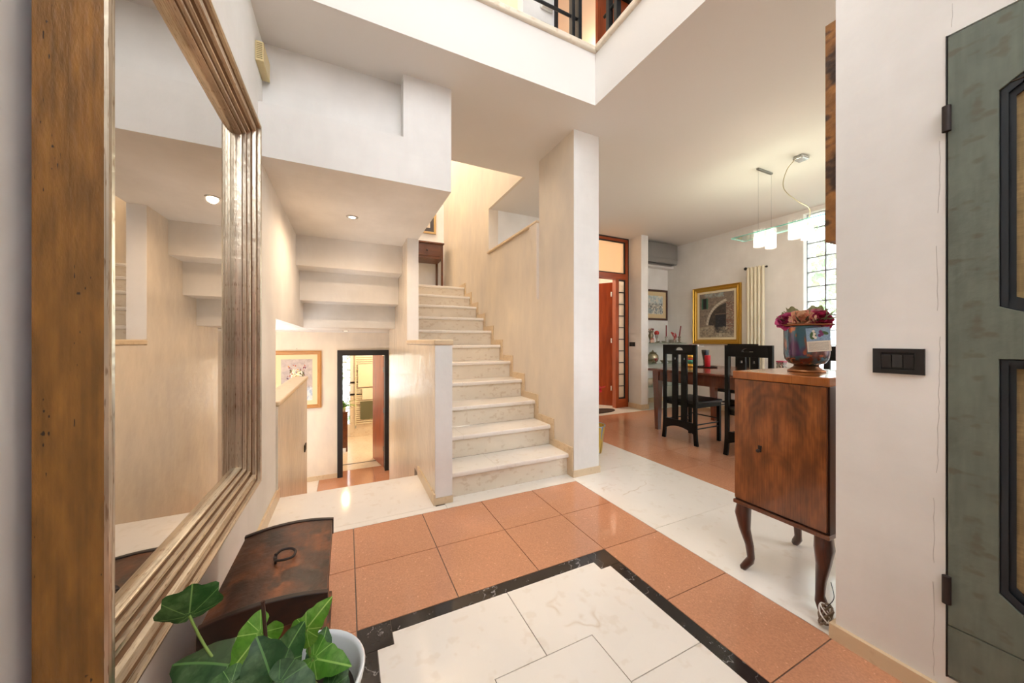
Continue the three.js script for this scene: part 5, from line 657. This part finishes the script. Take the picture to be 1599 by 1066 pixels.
// ------------------------------------------------------------------ upper floor railing, intercom, door
{ const t = thing('landing_railing', 'dark metal railing with flat posts around the upper opening', 'railing', [1.5, UP + 0.043, 2.08]), y0 = UP + 0.043, y1 = 4.25;
  for (const x of [-0.3, 0.55, 1.472, 1.53]) { wpart(t, 'post', rb(x, x + 0.03, y0, y1, 2.06, 2.1, 0.002), MT.darkMetal); } for (const d of [1.925, 1.845, 1.0, 0.1, -0.9]) wpart(t, 'post', rb(1.68, 1.72, y0, y1, d - 0.015, d + 0.015, 0.002), MT.darkMetal);
  for (const y of [3.48, 3.75, 4.0]) { wpart(t, 'rail', rod([-0.43, y, -2.08], [1.555, y, -2.08], 0.011, 0.011, 12), MT.darkMetal); wpart(t, 'rail', rod([1.7, y, -1.98], [1.7, y, 1.7], 0.011, 0.011, 12), MT.darkMetal); }
  wpart(t, 'handrail', rod([-0.43, y1, -2.08], [1.7, y1, -2.08], 0.02, 0.02, 14), MT.darkMetal); wpart(t, 'handrail', rod([1.7, y1, -2.08], [1.7, y1, 1.7], 0.02, 0.02, 14), MT.darkMetal); }
{ const t = thing('intercom', 'white wall intercom handset beside the upper bedroom door', 'intercom', [1.94, 4.66, 3.199]); part(t, 'case', new RoundedBoxGeometry(0.15, 0.24, 0.03, 3, 0.01).translate(0, 0.14, 0.015), MT.white); part(t, 'handset', new RoundedBoxGeometry(0.13, 0.045, 0.03, 3, 0.012).translate(0, 0.035, 0.04), std({ color: 0xdcd6cc, roughness: 0.4 })); }
single('upper_switch', rb(1.868, 2.0, 4.505, 4.545, 3.188, 3.1995, 0.003), MT.blackPaint, 'dark narrow switch plate under the upper floor intercom', 'light switch');
{ const d = structGroup('door_5', 'upper bedroom door of red wood with black frame', 'door'); part(d, 'door_frame', merge([bx(2.045, 2.087, UP, 5.33, 3.18, 3.34), bx(3.26, 3.3, UP, 5.33, 3.18, 3.34), bx(2.087, 3.26, 5.29, 5.33, 3.18, 3.34)]), MT.blackPaint); part(d, 'leaf_panel', bx(2.665, 3.26, UP + 0.01, 5.285, 3.22, 3.26, true), MT.cherry); part(d, 'handle', rod([2.72, 4.22, -3.22], [2.72, 4.22, -3.16], 0.009), MT.chrome); }

// ------------------------------------------------------------------ lamps
function downlight(label, x, y, d, power, col, em, angle = 1.5) {
  const t = thing('recessed_downlight', label, 'lamp', [x, y, d]); part(t, 'trim_ring', lathe([[0.026, -0.004], [0.044, -0.004], [0.046, 0], [0.026, 0.0]], 28), MT.chrome); part(t, 'lamp_lens', new THREE.CylinderGeometry(0.025, 0.025, 0.003, 24).translate(0, -0.003, 0), glow(...em));
  const l = new THREE.SpotLight(new THREE.Color(...col), power, 0, angle, 0.5); l.position.set(x, y - 0.012, -d); l.target.position.set(x, y - 2, -d); l.castShadow = true; l.shadow.radius = 1.5; l.name = 'downlight_light'; scene.add(l); scene.add(l.target); l.target.name = 'downlight_target';
}
downlight('small glowing recessed spotlight in the white stair soffit', 0.038, 2.13, 3.124, 4.6, [1, 0.74, 0.5], [30, 24, 17]);
downlight('tiny recessed spotlight in the low lobby ceiling in front of the bathroom door', -0.02, 1.265, 5.7, 2.6, [1, 0.66, 0.36], [12, 9, 6]);
function ceilingLamp(label, x, y, d, power, col, em) { const t = thing('ceiling_lamp', label, 'lamp', [x, y, d]); part(t, 'canopy', lathe([[0, 0], [0.06, 0], [0.06, -0.03], [0, -0.03]].reverse(), 24), MT.white); part(t, 'lamp_globe', new THREE.SphereGeometry(0.09, 24, 16).translate(0, -0.11, 0), glow(...em)); const l = new THREE.PointLight(new THREE.Color(...col), power); l.position.set(x, y - 0.11, -d); l.castShadow = true; l.shadow.radius = 4; l.name = 'ceiling_light'; scene.add(l); }
ceilingLamp('globe lamp over the stair landing', 0.9, ROOF, 5.4, 17, [1, 0.8, 0.58], [8, 6, 4]);
ceilingLamp('globe lamp on the bathroom ceiling', 0.75, 1.265, 7.9, 7, [1, 0.72, 0.44], [8, 6, 4]);
ceilingLamp('unseen globe lamp added to light the room behind the dining door', 3.2, H, 5.6, 10, [1, 0.8, 0.58], [8, 6, 4]);  // added out of view to light this room
ceilingLamp('globe lamp in the upper bedroom', 3.9, ROOF, 4.3, 3.5, [1, 0.72, 0.45], [8, 6, 4]);
ceilingLamp('globe lamp in the lower lobby', -1.9, 1.265, 5.7, 2.2, [1, 0.64, 0.34], [8, 6, 4]);

renderer.render(scene, camera);
